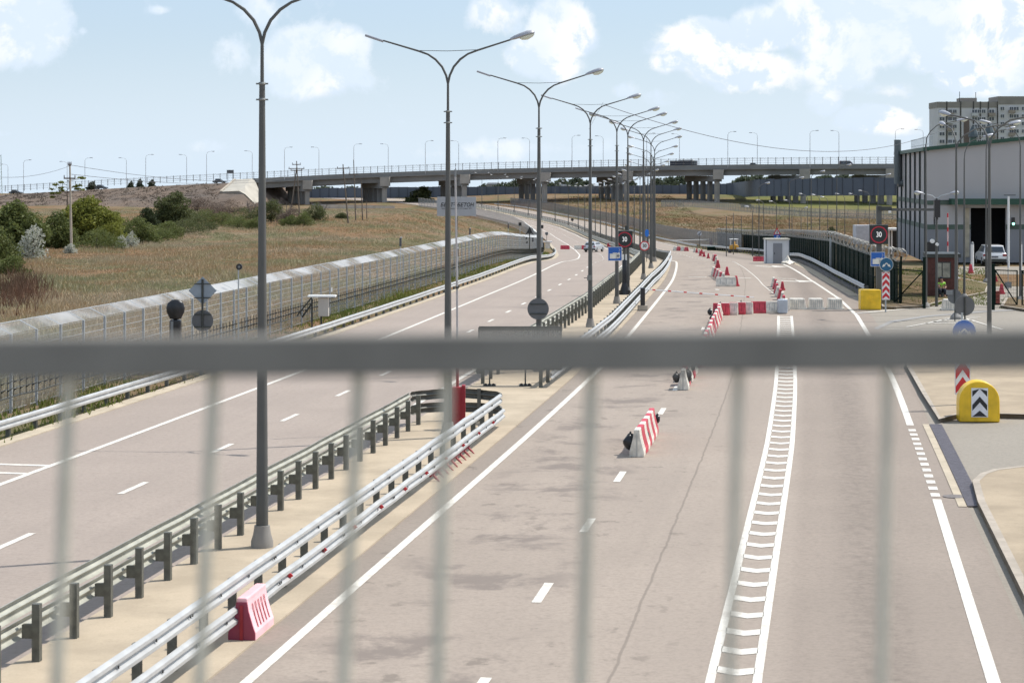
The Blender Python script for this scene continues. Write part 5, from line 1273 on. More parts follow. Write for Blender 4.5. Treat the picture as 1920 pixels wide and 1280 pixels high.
# lamps on the overpass
def olamp(u,vt,side,label):
    x,yy=oat(u); far=side>0
    p=Vector((x,yy,otop(x)-1))+ (nb*19.5 if far else nb*-.3); 
    if far: p.x=(u-CX)/F*p.y
    t=thing('overpass_lamp',p,label=label,category='street lamp',group='thin street lamps on the overpass'); h=zv(vt,p.y)-p.z
    MB().tube([(0,0,0),(0,0,h*.45),(0,0,h-.9)],[.10,.085,.07],6).build('pole',mat('lamp_far_grey',(.40,.41,.42),.7),t)
    s=1 if far else -1; s=-side
    MB().tube([(0,0,h-.95),(.25*s,0,h-.4),(.9*s,0,h-.08),(1.9*s,0,h)],.045,5).build('arm',mat('lamp_far_grey',(.26,.27,.28)),t); MB().box((2.2*s,0,h),(.9,.3,.2)).build('head',mat('lamp_far_grey',(.26,.27,.28)),t)
lst=[(15,308,1),(45,300,-1),(126,303,1),(160,296,-1),(237,296,1),(274,290,-1),(350,290,1),(388,284,-1),(473,283,1),(534,276,-1),(598,276,1),(664,270,-1),(728,270,1),(798,264,-1),(860,264,1),(934,259,-1),(993,259,1),(1073,254,-1),(1131,255,1),(1213,250,-1),(1274,251,1),(1365,247,-1),(1420,249,1),(1519,245,-1),(1573,245,1),(1679,242,-1),(1731,243,1)]
for i,(u,v,s) in enumerate(lst): olamp(u,v,s,'%s thin lamp from the left along the overpass and its ramp'%ordw(i))
# embankment carrying the ramp to the left, with the concrete slope cone
XE=oat(476)[0]; em=MB(); xs3=np.arange(oat(-500)[0],oat(535)[0],3.0); n=len(xs3); prof_e=[(-34,-9.5),(-26,-5.4),(-20,-4.2),(-16,-3.9),(-12.5,-2.9),(-9,-2.0),(-5.5,-1.0),(-2.5,-.1),(0,0),(20,0),(40,-8)]
for x in xs3:
    tp=otop(x)-1.05; g0=-2.2
    for d,zz in prof_e:
        z=tp+zz if abs(d)<3 or d==20 else max(tp+zz,g0-1.2) if d<-30 or d>30 else max(tp+zz*min(1,(tp+5)/9.),g0)
        if x>XE and d>-30: z=max(g0-.3,min(z,otop(XE)-1.05-(x-XE)*.95+ (0 if d>-3 else zz*.3)))
        p=Vector((x,ol(x),0))+nb*d; em.v.append((p.x,p.y,z+rng.normal()*.22*(d<-3)))
for i in range(n-1):
    for j in range(len(prof_e)-1): a=i*len(prof_e)+j; em.f.append((a,a+len(prof_e),a+len(prof_e)+1,a+1)); em.mi.append(0)
def embm():
    m,nt,n_,l,b=nodes('embankment_scrub'); b.inputs['Roughness'].default_value=1; obj=n_('ShaderNodeTexCoord').outputs['Object']
    c=mixc(n_,l,ramp(n_,l,noise(n_,l,obj,.06,7,.65,.5,sx=(1,1,4)),.35,.62),(.115,.09,.072),(.165,.12,.088)); c=mixc(n_,l,ramp(n_,l,noise(n_,l,obj,.5,8,.75),.45,.7,0,.5),c,(.07,.055,.043)); l(c,b.inputs['Base Color']); return m
em.build('embankment',embm(),kind='structure')
pts=[]
for _ in range(16000):
    i=random.randrange(n-1); j=random.randrange(7); K=len(prof_e); A_,B_,C_=[Vector(em.v[a]) for a in (i*K+j,(i+1)*K+j,i*K+j+1)]; p=A_+(B_-A_)*random.random()+(C_-A_)*random.random()
    if not 412<p.x/p.y*F+CX<510: pts.append(tuple(p))
blades('scrub',pts,.08,.3,.4,grassmat('scrub_brown',[(.145,.112,.088),(.18,.13,.095),(.125,.11,.078),(.19,.15,.115)]),2,'dry purplish brown scrub on the overpass embankment')
def emz(x,d): 
    tp=otop(x)-1.05; dd=[p[0] for p in prof_e[:9]]; zz=float(np.interp(d,dd,[p[1] for p in prof_e[:9]])); z=tp+zz*min(1,(tp+5)/9.); return min(z,otop(XE)-1.05-(x-XE)*.95+(0 if d>-3 else zz*.3)) if x>XE else z
cn=MB(); ds=[-18,-16.5,-14,-12.5,-9,-5.5,-2.5,-1]; K=9
for d in ds:
    f=min(1,(d+1)/-15.5); ua,ub=442-28*f,478+28*f
    for k in range(K):
        x=oat(ua+(ub-ua)*k/(K-1))[0]-d*.27*0; 
        p=Vector((x,ol(x),0))+nb*d; u_=p.x/p.y*F+CX; p.x+= (ua+(ub-ua)*k/(K-1)-u_)/F*p.y; xe=p.x-nb.x*d
        cn.v.append((p.x,p.y,emz(xe,d)+1.0))
n0=len(cn.v); cn.v+=[(v[0],v[1]+1.5,v[2]-2.4) for v in cn.v]
for j in range(len(ds)-1):
    for k in range(K-1): a=j*K+k; cn.f.append((a,a+1,a+K+1,a+K)); cn.f.append((n0+a+K,n0+a+K+1,n0+a+1,n0+a)); cn.mi+=[0,0]
for k in range(K-1): cn.f.append((k+1,k,n0+k,n0+k+1)); cn.mi.append(0)
for j in range(len(ds)-1):
    a=j*K; cn.f.append((a,a+K,n0+a+K,n0+a)); a+=K-1; cn.f.append((a+K,a,n0+a,n0+a+K)); cn.mi+=[0,0]
t=cn.build('slope_paving',mat('slope_concrete',(.43,.40,.34),.9,0,.12,.3),label='pale concrete slope paving at the left end of the overpass',category='slope')
q=MB(); 
for j in range(len(ds)-1):
    A=cn.v[j*K]; B=cn.v[(j+1)*K]; q.add([(A[0]-.3,A[1]-.1,A[2]+.25),(A[0]+.5,A[1]-.1,A[2]+.25),(B[0]+.5,B[1]-.1,B[2]+.25),(B[0]-.3,B[1]-.1,B[2]+.25),(A[0]-.3,A[1],A[2]-.3),(A[0]+.5,A[1],A[2]-.3)],[(0,1,2,3),(1,0,4,5)])
q.build('stair_strip',conc,t)
t=thing('direction_board',Vector((oat(431)[0],ol(oat(431)[0])+1,otop(oat(431)[0])-1)),label='small dark sign board on two legs at the top of the overpass ramp',category='sign'); MB().box((0,0,3.6),(2.3,.15,1.1)).build('panel',dsgrey,t); q=MB(); [q.box((s*.8,0,1.6),(.12,.12,3.2)) for s in (-1,1)]; q.build('legs',dark_m,t)
# ------------------------------------------------------------------ tall blue grey noise wall behind
def farwall(name,pts,h,label,m,post=4.0,seamm=None):
    org=Vector(pts[0]); t=thing(name,org,label=label,category='wall'); q=MB(); 
    P=[Vector(p) for p in pts]
    for a,b in zip(P,P[1:]):
        n=max(1,int((b-a).length/post)); tt=(b-a).normalized(); nn=Vector((-tt.y,tt.x,0))*.1
        for i in range(n):
            c=a.lerp(b,i/n)-org; d=a.lerp(b,(i+1)/n)-org; hh=h+random.uniform(-.12,.12); q.add([c-nn,d-nn,d-nn+Vector((0,0,hh)),c-nn+Vector((0,0,hh)),c+nn,d+nn,d+nn+Vector((0,0,hh)),c+nn+Vector((0,0,hh))],[(0,1,2,3),(7,6,5,4),(3,2,6,7),(0,3,7,4),(1,5,6,2)])
    q.build('panel',m,t); q=MB()
    for a,b in zip(P,P[1:]):
        n=max(1,int((b-a).length/post))
        for i in range(0,n): c=a.lerp(b,i/n)-org; q.box((c.x,c.y-.15,(h+.1)/2+c.z),(.22,.2,h+.1))
    q.build('posts',seamm or dark_m,t); return t
wallm=mat('noise_wall_blue_grey',(.085,.105,.135),.6,.1,.12,.12)
wm2=mat('noise_wall_seam',(.05,.06,.075),.7)
def wpt(u,vb,yy): return tuple(AT(u,vb,yy))
farwall('noise_wall',[wpt(440,384,770),wpt(600,380,765),wpt(700,378,762),wpt(860,377,760),wpt(1000,377,760),wpt(1100,376,758),wpt(1290,374,752),wpt(1375,371,735),wpt(1425,368,640),wpt(1560,367,615),wpt(1780,366,595)],5.1,'long blue grey noise wall running behind the overpass columns',wallm,3.0,wm2)
wire_fence('mesh_fence',0,0,0,0,1,'x',fpost,fpost) if False else None
def pixfence(name,pix,h,label,m,film,sp=3.0,top=None):
    P=[AT(u,v,y) for u,v,y in pix]; org=P[0].copy(); t=thing(name,org,label=label,category='fence'); q=MB(); w=MB()
    for a,b in zip(P,P[1:]):
        a=a-org; b=b-org; hv=Vector((0,0,h)); q.add([a,b,b+hv,a+hv],[(0,1,2,3)])
        for z in (.2,h*.5,h): w.tube([a+Vector((0,0,z)),b+Vector((0,0,z))],.03,3)
    q.build('mesh_panel',film,t); w.build('rail',m,t); pm=MB(); pm.box((0,0,h/2),(.1,.1,h)); repeat(t,'post',pm,m,[Matrix.Translation(p-org) for p,_ in along(P,sp)],100)
pixfence('mesh_fence',[(1240,388,640),(1300,388,620),(1380,396,560),(1460,403,520),(1560,409,490),(1690,412,470)],2.0,'pale grey mesh fence crossing the field below the green slope',sgrey,mat('field_fence_film',(.36,.37,.36),.6,0,.1,1,alpha=.45))
pixfence('mesh_fence',[(585,394,655),(660,396,650),(740,398,645)],1.9,'pale mesh fence strip under the left part of the overpass',sgrey,mat('field_fence_film2',(.36,.38,.40),.6,0,.1,1,alpha=.6))
# small far roofs
for (u,v,w,l) in ((925,345,26,'far white roofed house seen under the overpass left of the fourth median lamp'),(1055,348,16,'far small pale roof under the overpass at centre'),(1105,348,18,'far small white roof under the overpass right of centre'),(745,361,20,'far low house with pale wall under the left part of the overpass')):
    yy=840; k2=yy/F; t=thing('house',AT(u,v+12,yy),label=l,category='house'); MB().box((0,4,6*k2),(w*k2,8,12*k2)).build('wall',mat('far_wall',(.4,.38,.35),.8),t); MB().prism([(-w*.55*k2,11*k2),(w*.55*k2,11*k2),(w*.4*k2,14.5*k2),(-w*.4*k2,14.5*k2)],1,-.5,8.5).build('roof',mat('far_roof',(.55,.55,.55),.7),t)
# ------------------------------------------------------------------ vehicles
def car(name,loc,rz,col,label,L=4.4,W_=1.8,H=1.5,kind='sedan',cat='car'):
    t=thing(name,loc,rz,label=label,category=cat); paintm=mat('paint_%s'%col[0],col[1],.3,.2,.03,1,coat=.6)
    y=L/2
    if kind=='suv': body=[(-y,.35),(-y,.85),(-y+.12,1.02),(y-1.1,1.05),(y-.1,.85),(y,.6),(y,.35)]; cab=[(-y+.10,1.0),(-y+.35,H-.04),(-y+.7,H),(y-2.0,H),(y-1.15,1.04)]
    elif kind=='van': body=[(-y,.35),(-y,1.1),(y-.9,1.15),(y-.1,1.0),(y,.6),(y,.35)]; cab=[(-y+.03,1.08),(-y+.08,H),(y-1.9,H),(y-1.0,1.12)]
    else: body=[(-y,.32),(-y,.78),(-y+.1,.9),(y-1.2,.92),(y-.1,.72),(y,.5),(y,.32)]; cab=[(-y+.55,.9),(-y+1.05,H),(y-2.1,H),(y-1.25,.92)]
    q=MB(); n=len(body); 
    q.prism(body,0,-W_/2,W_/2); b=q.build('body',paintm,t,bevel=.06,smooth=True)
    q=MB(); m=len(cab); vs=[(-W_/2*.92 if i in(0,m-1) else -W_/2*.76,a,z) for i,(a,z) in enumerate(cab)]+[(W_/2*.92 if i in(0,m-1) else W_/2*.76,a,z) for i,(a,z) in enumerate(cab)]
    q.add(vs,[tuple(range(m-1,-1,-1)),tuple(range(m,2*m))]+[(k,(k+1)%m,m+(k+1)%m,m+k) for k in range(m)]); q.build('cabin',paintm,t,bevel=.04,smooth=True)
    # windows as dark panes slightly proud of the cabin
    a,b_=cab[0],cab[1]; q=MB(); yy0,zz0=a; yy1,zz1=b_
    f=lambda s:(yy0+(yy1-yy0)*s-.02, zz0+(zz1-zz0)*s)
    (ya,za),(yb_,zb)=f(.12),f(.86); q.add([(-W_*.40,ya,za),(W_*.40,ya,za),(W_*.35,yb_,zb),(-W_*.35,yb_,zb)],[(0,1,2,3)])
    q.build('rear_window',glass,t)
    c,d=cab[-1],cab[-2]; q=MB(); q.add([(-W_*.40,c[0]-.05,c[1]+.05),(W_*.40,c[0]-.05,c[1]+.05),(W_*.35,d[0]+.1,d[1]-.04),(-W_*.35,d[0]+.1,d[1]-.04)],[(3,2,1,0)]); q.build('windscreen',glass,t)
    for s in (-1,1):
        q=MB(); x=lambda z: s*(W_/2*(.92-.16*(z-cab[0][1])/(H-cab[0][1]))+.015)
        z0,z1=cab[0][1]+.08,H-.08; q.add([(x(z0),cab[0][0]+.35,z0),(x(z0),cab[-1][0]-.3,z0),(x(z1),cab[-2][0]-.05,z1),(x(z1),cab[1][0]+.25,z1)],[(0,1,2,3)]); q.build('side_window',glass,t)
        for yy in (-y+.8,y-.85):
            q=MB(); q.disc((s*(W_/2-.1),yy,.33),.33,.22,18,axis=0); w=q.build('wheel',tyre,t); q=MB(); q.disc((s*(W_/2+.012),yy,.33),.2,.02,14,axis=0); q.build('rim',galv,w)
        q=MB(); q.box((s*(W_/2-.16),-y-.01,.84 if kind!='sedan' else .72),(.3,.05,.16)); q.build('tail_light',mat('tail_red',(.25,.01,.015),.25),t)
    q=MB(); q.box((0,-y+.05,.42),(W_*.98,.22,.26)); q.build('bumper',dark_m if kind=='suv' else paintm,t,bevel=.03)
    q=MB(); q.box((0,-y-.03,.70),(.52,.03,.13)); q.build('number_plate',mat('plate_dark',(.12,.12,.14),.5),t)
    return t
car('parked_car',GF(1868,498)+Vector((0,2,0)),R(-4),('white',(.72,.72,.72)),'white car seen from behind, parked in front of the black hangar doorway',4.4,1.85,1.62,'suv')
p=G(1114,468); p=rp(303,-4.6); p.x=AT(1114,0,p.y).x; p.z=prof(p.y)
car('parked_car',p,R(-20),('silver',(.55,.58,.62)),'pale car behind the red barriers in the distant left carriageway',4.3,1.75,1.45,'suv')
def onover(u,d,dz=0): x,yy=oat(u); p=Vector((x,yy,otop(x)-1.12))+nb*d; p.x=(u-CX)/F*p.y; return p
# van bodies on the overpass
t=thing('truck',onover(1282,3),R(-15.6)-math.pi/2*0,label='dark bus like truck with pale load crossing the overpass',category='truck')
MB().box((0,0,1.75),(8.4,2.4,1.7)).build('cargo_body',mat('truck_navy',(.025,.03,.045),.5),t,bevel=.05); MB().box((.8,0,2.75),(4.6,2.1,.35)).build('load',white_m,t,bevel=.05); MB().box((3.5,0,1.9),(1.3,2.45,1.2)).build('side_glass',glass,t)
for s in (-3,-2,2.8):
    for r_ in (-1,1): MB().disc((s,r_*1.05,.45),.45,.3,14).build('wheel',tyre,t)
car('car',onover(1415,4),R(-15.6)-math.pi/2,('dark',(.02,.025,.03)),'small dark car on the overpass right of the truck',4.4,1.8,1.6)
car('van',onover(1590,4),R(-15.6)-math.pi/2,('maroon',(.07,.012,.025)),'dark maroon van on the overpass near the hangar corner',5.2,1.9,2.1,'van','van')
for u,l in ((30,'small dark car low on the far left of the overpass ramp'),(190,'small dark car on the overpass ramp above the yellow green tree'),(412,'small dark car at the top of the overpass ramp beside the sign board')):
    car('car',onover(u,4,0),R(-15.6)-math.pi/2,('dark',(.02,.025,.03)),l)
# ------------------------------------------------------------------ trees and bushes
def crown(name,lm,parent,blobs,n,leaf,seed,shell=.75,flat=False):
    r=np.random.default_rng(seed); C=[];
    w=np.array([b[3]*b[4]*b[5] for b in blobs]); w=w/w.sum(); idx=r.choice(len(blobs),n,p=w)
    B=np.array([b[:6] for b in blobs])[idx]
    d=r.normal(size=(n,3)); d/=np.linalg.norm(d,axis=1)[:,None]; rad=r.uniform(0,1,n)**(.28); rad*=1+.22*np.sin(d[:,0]*5+B[:,0])*np.cos(d[:,2]*6+B[:,1])
    P=B[:,:3]+d*rad[:,None]*B[:,3:6]
    P=P[P[:,2]>.02]; n=len(P)
    a=r.normal(size=(n,3)); a/=np.linalg.norm(a,axis=1)[:,None]; b=r.normal(size=(n,3)); b-=a*(a*b).sum(1)[:,None]; b/=np.linalg.norm(b,axis=1)[:,None]
    s=leaf*r.uniform(.6,1.4,(n,1)); V=np.stack([P-a*s,P-b*s*.55,P+a*s,P+b*s*.55],1)
    me=bpy.data.meshes.new(name); me.vertices.add(n*4); me.vertices.foreach_set('co',V.ravel()); me.loops.add(n*4); me.loops.foreach_set('vertex_index',np.arange(n*4)); me.polygons.add(n); me.polygons.foreach_set('loop_start',np.arange(0,n*4,4)); me.materials.append(lm); me.update(); me.validate()
    o=bpy.data.objects.new(name,me); COL.objects.link(o); o.parent=parent; return o
bark=mat('bark',(.09,.07,.055),.9,0,.3,3,.4); barkp=mat('pale_bark',(.3,.28,.25),.9,0,.2,3)
def plant(u,vb,vt,wpx,kind,label,seed,name='bush',cat='bush',y=None,n=5000,leaf=None,nb_=7,trunk=True,low=False):
    if y is None: p=G(u,vb)
    else: p=AT(u,vb,y); 
    k_=p.y/F; H=(vb-vt)*k_; W=wpx*k_*(1.3 if seed<60 and kind!='silver' else 1); r=random.Random(seed)
    t=thing(name,p,label=label,category=cat)
    bl=[]
    for i in range(nb_+(4 if seed<60 else 0)):
        a=r.uniform(-1,1); hh=r.uniform(.2,.85); rr=r.uniform(.16,.36)
        sc=1-.55*abs(a)
        bl.append((a*W*.36,r.uniform(-.3,.3)*W*.5,H*hh*sc+.05*H,W*rr*.62,W*rr*.62,H*rr*.62))
    bl.append((0,0,H*.5,W*.30,W*.28,H*.40)); bl.append((W*.04,0,H*.80,W*.16,W*.16,H*.18)); bl.append((-W*.15,-.1,H*.22,W*.32,W*.25,H*.22)); bl.append((W*.2,-.1,H*.2,W*.28,W*.25,H*.2))
    crown('crown',LEAF[kind],t,bl,int(n*1.5) if not leaf else n,leaf or max(.07,H*.028),seed)
    if trunk:
        q=MB(); q.tube([(0,0,-.2),(W*.01,0,H*.35),(W*.02,0,H*.6)],[H*.03+.03,H*.02+.02,.02],7)
        for b in bl[:5]: q.tube([(0,0,H*.15),(b[0]*.5,b[1]*.5,b[2]*.65),(b[0],b[1],b[2])],[.05+H*.008,.03+H*.004,.015],5)
        q.build('trunk' if cat=='tree' else 'stems',bark,t)
    return t
plant(22,486,372,100,'green','dense green tree cut by the left picture edge',11,'tree','tree',n=9000)
plant(-10,500,420,90,'green','low green bush at the very left edge below the tree',12,n=5000)
plant(158,462,366,120,'yellow','big yellow green tree beside the utility pole',13,'tree','tree',n=11000,nb_=9)
plant(105,468,392,70,'green','green tree between the edge tree and the yellow green tree',31,'tree','tree',n=6000)
plant(205,462,412,75,'yellow','rounded yellow green bush at the right foot of the big tree',14,n=5000)
plant(255,458,405,70,'green','green bush in front of the very dark bush',15,n=5000)
plant(326,425,357,80,'olive','tall olive green tree in the middle of the scrub belt',16,'tree','tree',n=8000)
plant(275,428,388,44,'dark','very dark round bush left of the tall olive tree',17,n=4500)
plant(62,490,418,66,'silver','silvery white leaved bush left of the utility pole',18,n=1100)
plant(228,468,440,30,'silver','small silvery shrub, left one of the pair at the field edge',19,n=900)
plant(246,464,432,32,'silver','small silvery shrub, right one of the pair at the field edge',20,n=900)
plant(132,476,455,30,'silver','small pale shrub at the foot of the utility pole',21,n=700)
plant(313,446,412,52,'green','bright green bush at the lower edge of the scrub belt',22,n=4000)
for i,(u,vb,vt,w,k,l) in enumerate(((372,432,398,60,'olive','low olive bush right of the tall olive tree'),(415,424,395,60,'green','low green bush halfway to the first lamp'),(455,418,388,60,'olive','low bush just left of the first lamp'),(508,418,372,56,'olive','bushy scrub just right of the first lamp'),(548,420,386,50,'brown','brown leafless scrub under the crossed utility poles'),
    (590,416,378,44,'olive','rounded scrub bush right of the crossed utility poles'),(430,402,372,70,'brown','brown thicket below the concrete slope'),(370,398,368,70,'brown','brown thicket on the embankment foot behind the olive tree'),(640,410,398,24,'olive','tiny bush by the leaning utility pole'),(300,452,425,70,'green','low green bush below the very dark bush'),(345,440,408,80,'olive','olive thicket at the foot of the tall olive tree'),(385,424,392,60,'green','green bush in the middle of the scrub belt behind the low olive one'),(180,470,425,90,'green','green undergrowth right of the utility pole foot'),(104,466,428,60,'olive','olive undergrowth left of the utility pole foot'),(60,452,396,90,'green','leafy green bush behind the silvery white bush'),(15,470,400,80,'green','green bush filling the left edge above the silvery bush'),(230,446,405,60,'green','green bush between the yellow green bush and the dark bush'),(445,428,404,60,'green','green bush just left of the first lamp, lower one'),(400,412,378,60,'brown','brown bush behind the green belt left of the first lamp'),(495,400,374,60,'brown','brown thicket right of the first lamp under the slope'),(570,424,395,50,'green','green scrub wrapped round the strut of the crossed pole'),(40,430,380,70,'green','upper green tree crown behind the left edge trees'),(200,440,392,60,'green','green crown right behind the big yellow green tree'),(480,430,405,50,'green','small green bush at the base of the first lamp line'),(545,424,402,46,'green','small green bush beneath the brown scrub'),(20,520,478,90,'green','bottom green bush at the left edge of the field'))):
    plant(u,vb,vt,w,k,l,40+i,n=2600,nb_=6)
# dead thin tree above the big one
t=thing('bare_tree',G(125,440),label='sparse tree with few leafy branches rising behind the yellow green tree',category='tree'); k_=t.location.y/F; H=(440-330)*k_
q=MB(); q.tube([(0,0,0),(.1,0,H*.6),(.05,0,H)],[.12,.07,.02],6); r=random.Random(3); bl=[]
for i in range(14):
    z=H*r.uniform(.62,.98); a=r.choice((-1,1))*r.uniform(.5,2.3); q.tube([(.08,0,z-.4),(a,r.uniform(-.5,.5),z)],[.04,.012],4); bl.append((a,0,z+.05,.45,.4,.14))
q.build('trunk',bark,t); crown('crown',LEAF['yellow'],t,bl,700,.16,5)
# dead grey branches near the crossed poles
for i,(u,vb,vt) in enumerate(((520,412,366),(536,416,370),(600,414,372),(470,408,376))):
    t=thing('dead_bush',G(u,vb),label='%s bare grey dead bush from the left below the overpass slope'%ordw([1,2,3,0][i]),category='bush'); k_=t.location.y/F; H=(vb-vt)*k_; q=MB(); r=random.Random(i)
    for k in range(16):
        a=r.uniform(-1,1)*H*.45; b=r.uniform(-.6,.6); z=H*r.uniform(.6,1); q.tube([(0,0,0),(a*.5,b*.5,z*.5),(a,b,z)],[.06,.04,.012],4)
        for _ in range(3): c=r.uniform(.5,.95); q.tube([(a*c,b*c,z*c),(a*c+r.uniform(-.6,.6),b,z*c+r.uniform(.2,.8))],[.025,.008],3)
    q.build('branches',mat('dead_wood',(.13,.11,.10),.9),t)
# far trees beyond the wall, one by one
xs_=[(470,368,346,34),(500,364,352,40),(545,360,351,46),(610,360,349,50),(655,359,350,46),(700,360,352,40),(790,374,350,36),(772,366,355,22),(745,366,359,18),(822,366,352,30),(870,362,346,22),(905,360,345,24),(940,358,342,40),(965,356,336,36),(990,356,340,34),(1030,356,342,34),(1052,354,334,34),(1078,353,331,36),(1096,356,338,30),(1150,356,342,34),(1180,354,338,30),(1232,352,333,36),(1256,352,331,32),(1275,350,327,30),(1395,342,330,40),(1420,342,328,40),(1452,342,327,44),(1486,343,329,40),(1545,340,328,44),(1580,338,326,40),(1610,338,325,40)]
fl=[]
for i,(u,vb,vt,w) in enumerate(xs_):
    plant(u,vb+12,vt-1,w*1.7,'far' if vb<372 else 'olive','%s distant tree from the left seen under the overpass'%ordw(i),100+i,'tree','tree',y=(835 if vb<373 else 700)+i%3*8,n=1900,leaf=.5,nb_=7)
for i,u in enumerate((172,245,262,285)): 
    plant(u,356,336 if i>1 else 340,18+6*(i==0),'far','%s of the hazy trees standing beyond the overpass ramp'%ordw(i),160+i,'tree','tree',y=900,n=500,leaf=.5,nb_=4)
plant(1558,442,424,26,'dark','lone dark green bush in the right hand field',170,y=None,n=1500)
# a belt that closes the horizon
hb=MB(); 
for i in range(60):
    a=-.33+i*.66/59; 
q=MB(); pts=[(math.sin(a)*1800,math.cos(a)*1800,-1) for a in np.linspace(-.5,.5,80)]
for i,(a,b) in enumerate(zip(pts,pts[1:])): q.add([a,b,(b[0],b[1],7+2.4*math.sin(i*1.1)),(a[0],a[1],7+2.4*math.sin((i-1)*1.1)),(a[0]*1.03,a[1]*1.03,-1),(b[0]*1.03,b[1]*1.03,-1)],[(0,1,2,3),(3,2,5,4)])

# ------------------------------------------------------------------ utility poles
def upole(u,vb,vt,label,lean=0,cross=(.0,),strut=None,y=None,r=.14):
    p=G(u,vb) if y is None else AT(u,vb,y); k_=p.y/F; H=(vb-vt)*k_; t=thing('utility_pole',p,label=label,category='utility pole',group='old utility poles in the left field')
    MB().tube([(0,0,0),(lean*k_*.5,0,H*.5),(lean*k_,0,H)],[r,r*.8,r*.6],8).build('pole',conc if cross and u<200 else wood,t,smooth=True)
    if strut: MB().tube([(strut*k_,0,0),(lean*k_,0,H*.86)],.11,7).build('strut',wood,t)
    for (f,w) in cross:
        c=MB(); c.box((lean*k_,-.12,H*f),(w*k_,.12,.14)); ca=c.build('crossarm',wood,t); i_=MB()
        for s in (-.46,0,.46): i_.lathe([(.05,0),(.07,.1),(.05,.22),(.02,.3)],c=(lean*k_+s*w*k_,-.12,H*f+.06),n=8)
        i_.build('insulator',mat('porcelain',(.3,.3,.32),.3),ca)
    return t
upole(134,474,308,'pale concrete utility pole rising in front of the yellow green tree',-3,((.99,6),(.84,22)))
upole(562,412,302,'utility pole braced by a leaning strut, left of the leaning pole',-6,((.94,16),(.87,30),(.84,22)),strut=-19)
upole(653,419,308,'leaning pale utility pole standing alone right of the braced pair',-10,((.93,22),))
upole(667,414,300,'thin dark pole just right of the leaning utility pole',-4,((.76,18),),r=.12)
upole(680,413,338,'shorter dark pole, left one of the small pair',-3,(),r=.12)
upole(688,413,376,'shortest dark post, right one of the small pair',-1,(),r=.10)
# lattice mast at the left edge
t=thing('lattice_mast',AT(0,365,900),label='pale green lattice mast at the left picture edge on the horizon',category='mast'); q=MB(); zt=75/F*900*1.0
for s in (-1,1): q.tube([(s*.9,0,0),(s*.4,0,zt)],.1,4)
for k in range(12): z=zt*k/12; q.tube([(-.9+.04*k,0,z),(.9-.04*k,0,z+zt/12)],.06,3)
q.build('lattice',mat('mast_green',(.15,.25,.2),.6),t)
# overhead wires
wr=mat('wire',(.10,.10,.11),.7)
def wire(name,pts,label,r=.03):
    P=[Vector(p) for p in pts]; o=P[0]; t=MB(); t.tube([p-o for p in P],r,3,cap=False); t.build(name,wr,loc=o,label=label,category='cable')
def sag(a,b,s,n=14): a=Vector(a);b=Vector(b); return [a.lerp(b,i/n)-Vector((0,0,s*4*(i/n)*(1-i/n))) for i in range(n+1)]
p0=Vector((lamps[3].location.x+.75,lamps[3].location.y,10.35)); p1=AT(1800,228,190); wire('overhead_cable',sag(p0,p1,2.4,40),'long sagging cable from the fourth median lamp to the hangar roof',.018)
wire('overhead_cable',[AT(1131,192,99.5),AT(1104,243,99.4)],'short stay cable hanging from the arm of the fourth median lamp',.006)
wire('overhead_cable',sag(AT(134,310,270),AT(560,325,560),2.0,20),'upper power line running right from the pale concrete pole',.035)
wire('overhead_cable',sag(AT(134,327,270),AT(560,330,560),1.6,20),'lower power line running right from the pale concrete pole',.035)
wire('overhead_cable',sag(AT(-40,328,250),AT(134,310,270),.8,12),'power line leaving the picture left of the concrete pole',.025)
# thin lamp poles of the valley right of the road: curved heads in front of the green slope
vl=[(1423,470,344,16),(1480,470,334,26),(1521,470,322,24),(1569,440,310,26),(1646,385,328,22),(1411,432,388,-10),(1432,432,376,-10),(1456,432,378,-10),(1485,438,376,-12),(1514,440,364,-14),(1537,440,366,-12),(1552,440,370,-10),(1584,445,364,-16),(1609,450,364,-16),(1630,455,358,-20),(1362,440,398,0),(1375,440,392,0),(1390,438,398,0),(1502,438,390,8)]
for i,(u,vb,vt,a) in enumerate(vl):
    yy=230 if abs(a)>15 and a>0 else 260+ (i%5)*16
    x=(u-CX)/F*yy; zb=gz(x,yy); t=thing('yard_lamp',Vector((x,yy,zb)),label='%s slim lamp pole from the left beyond the palisade fence'%ordw([6,9,12,14,18,3,4,5,8,10,13,15,16,17,19,0,1,2,11][i] if i<19 else i),category='street lamp',group='slim lamp poles standing beyond the palisade fence'); h=zv(vt,yy)-zb; k_=yy/F
    MB().tube([(0,0,0),(0,0,h*.5),(0,0,h-.5)],[.06,.05,.04],6).build('pole',pole_m,t)
    if a: MB().tube([(0,0,h-.55),(a*k_*.2,0,h-.2),(a*k_*.75,0,h)],.035,5).build('arm',pole_m,t); q=lamp_head(t,1,0,L=.55); q.location=(a*k_*.7,0,h); q.rotation_euler=(0,-R(8),0 if a>0 else math.pi)
# ------------------------------------------------------------------ railing in front of the camera
yr=2.2; rl=thing('railing',AT(960,664,yr),label='out of focus grey steel railing with thin uprights across the foreground',category='railing')
ro=rl.location; rail_m=mat('railing_paint',(.18,.168,.145),.8,0,.15,9)
a=AT(-700,668,yr)-ro+Vector((0,-.02,-.003)); b=AT(2600,650,yr)-ro+Vector((0,.02,.003)); d=b-a
q=MB(); q.box((0,0,0),(d.length,.045,.041)); o=q.build('top_rail',rail_m,rl,bevel=.003); o.rotation_euler=(0,-math.atan2(d.z,d.x),0); o.location=AT(960,662,yr)-ro
bars=[(-150,-183),(130,107),(402,375),(674,644),(838,820),(1110,1090),(1385,1368),(1665,1652),(1945,1938)]
def ab(u0,u1):
    p=AT(u0,690,yr)-ro; q_=AT(u1,1280,yr)-ro; return p,p+(q_-p)*3.0
q0=MB(); q0.tube([(0,0,0),(0,0,-1)],.0068,10,cap=False)
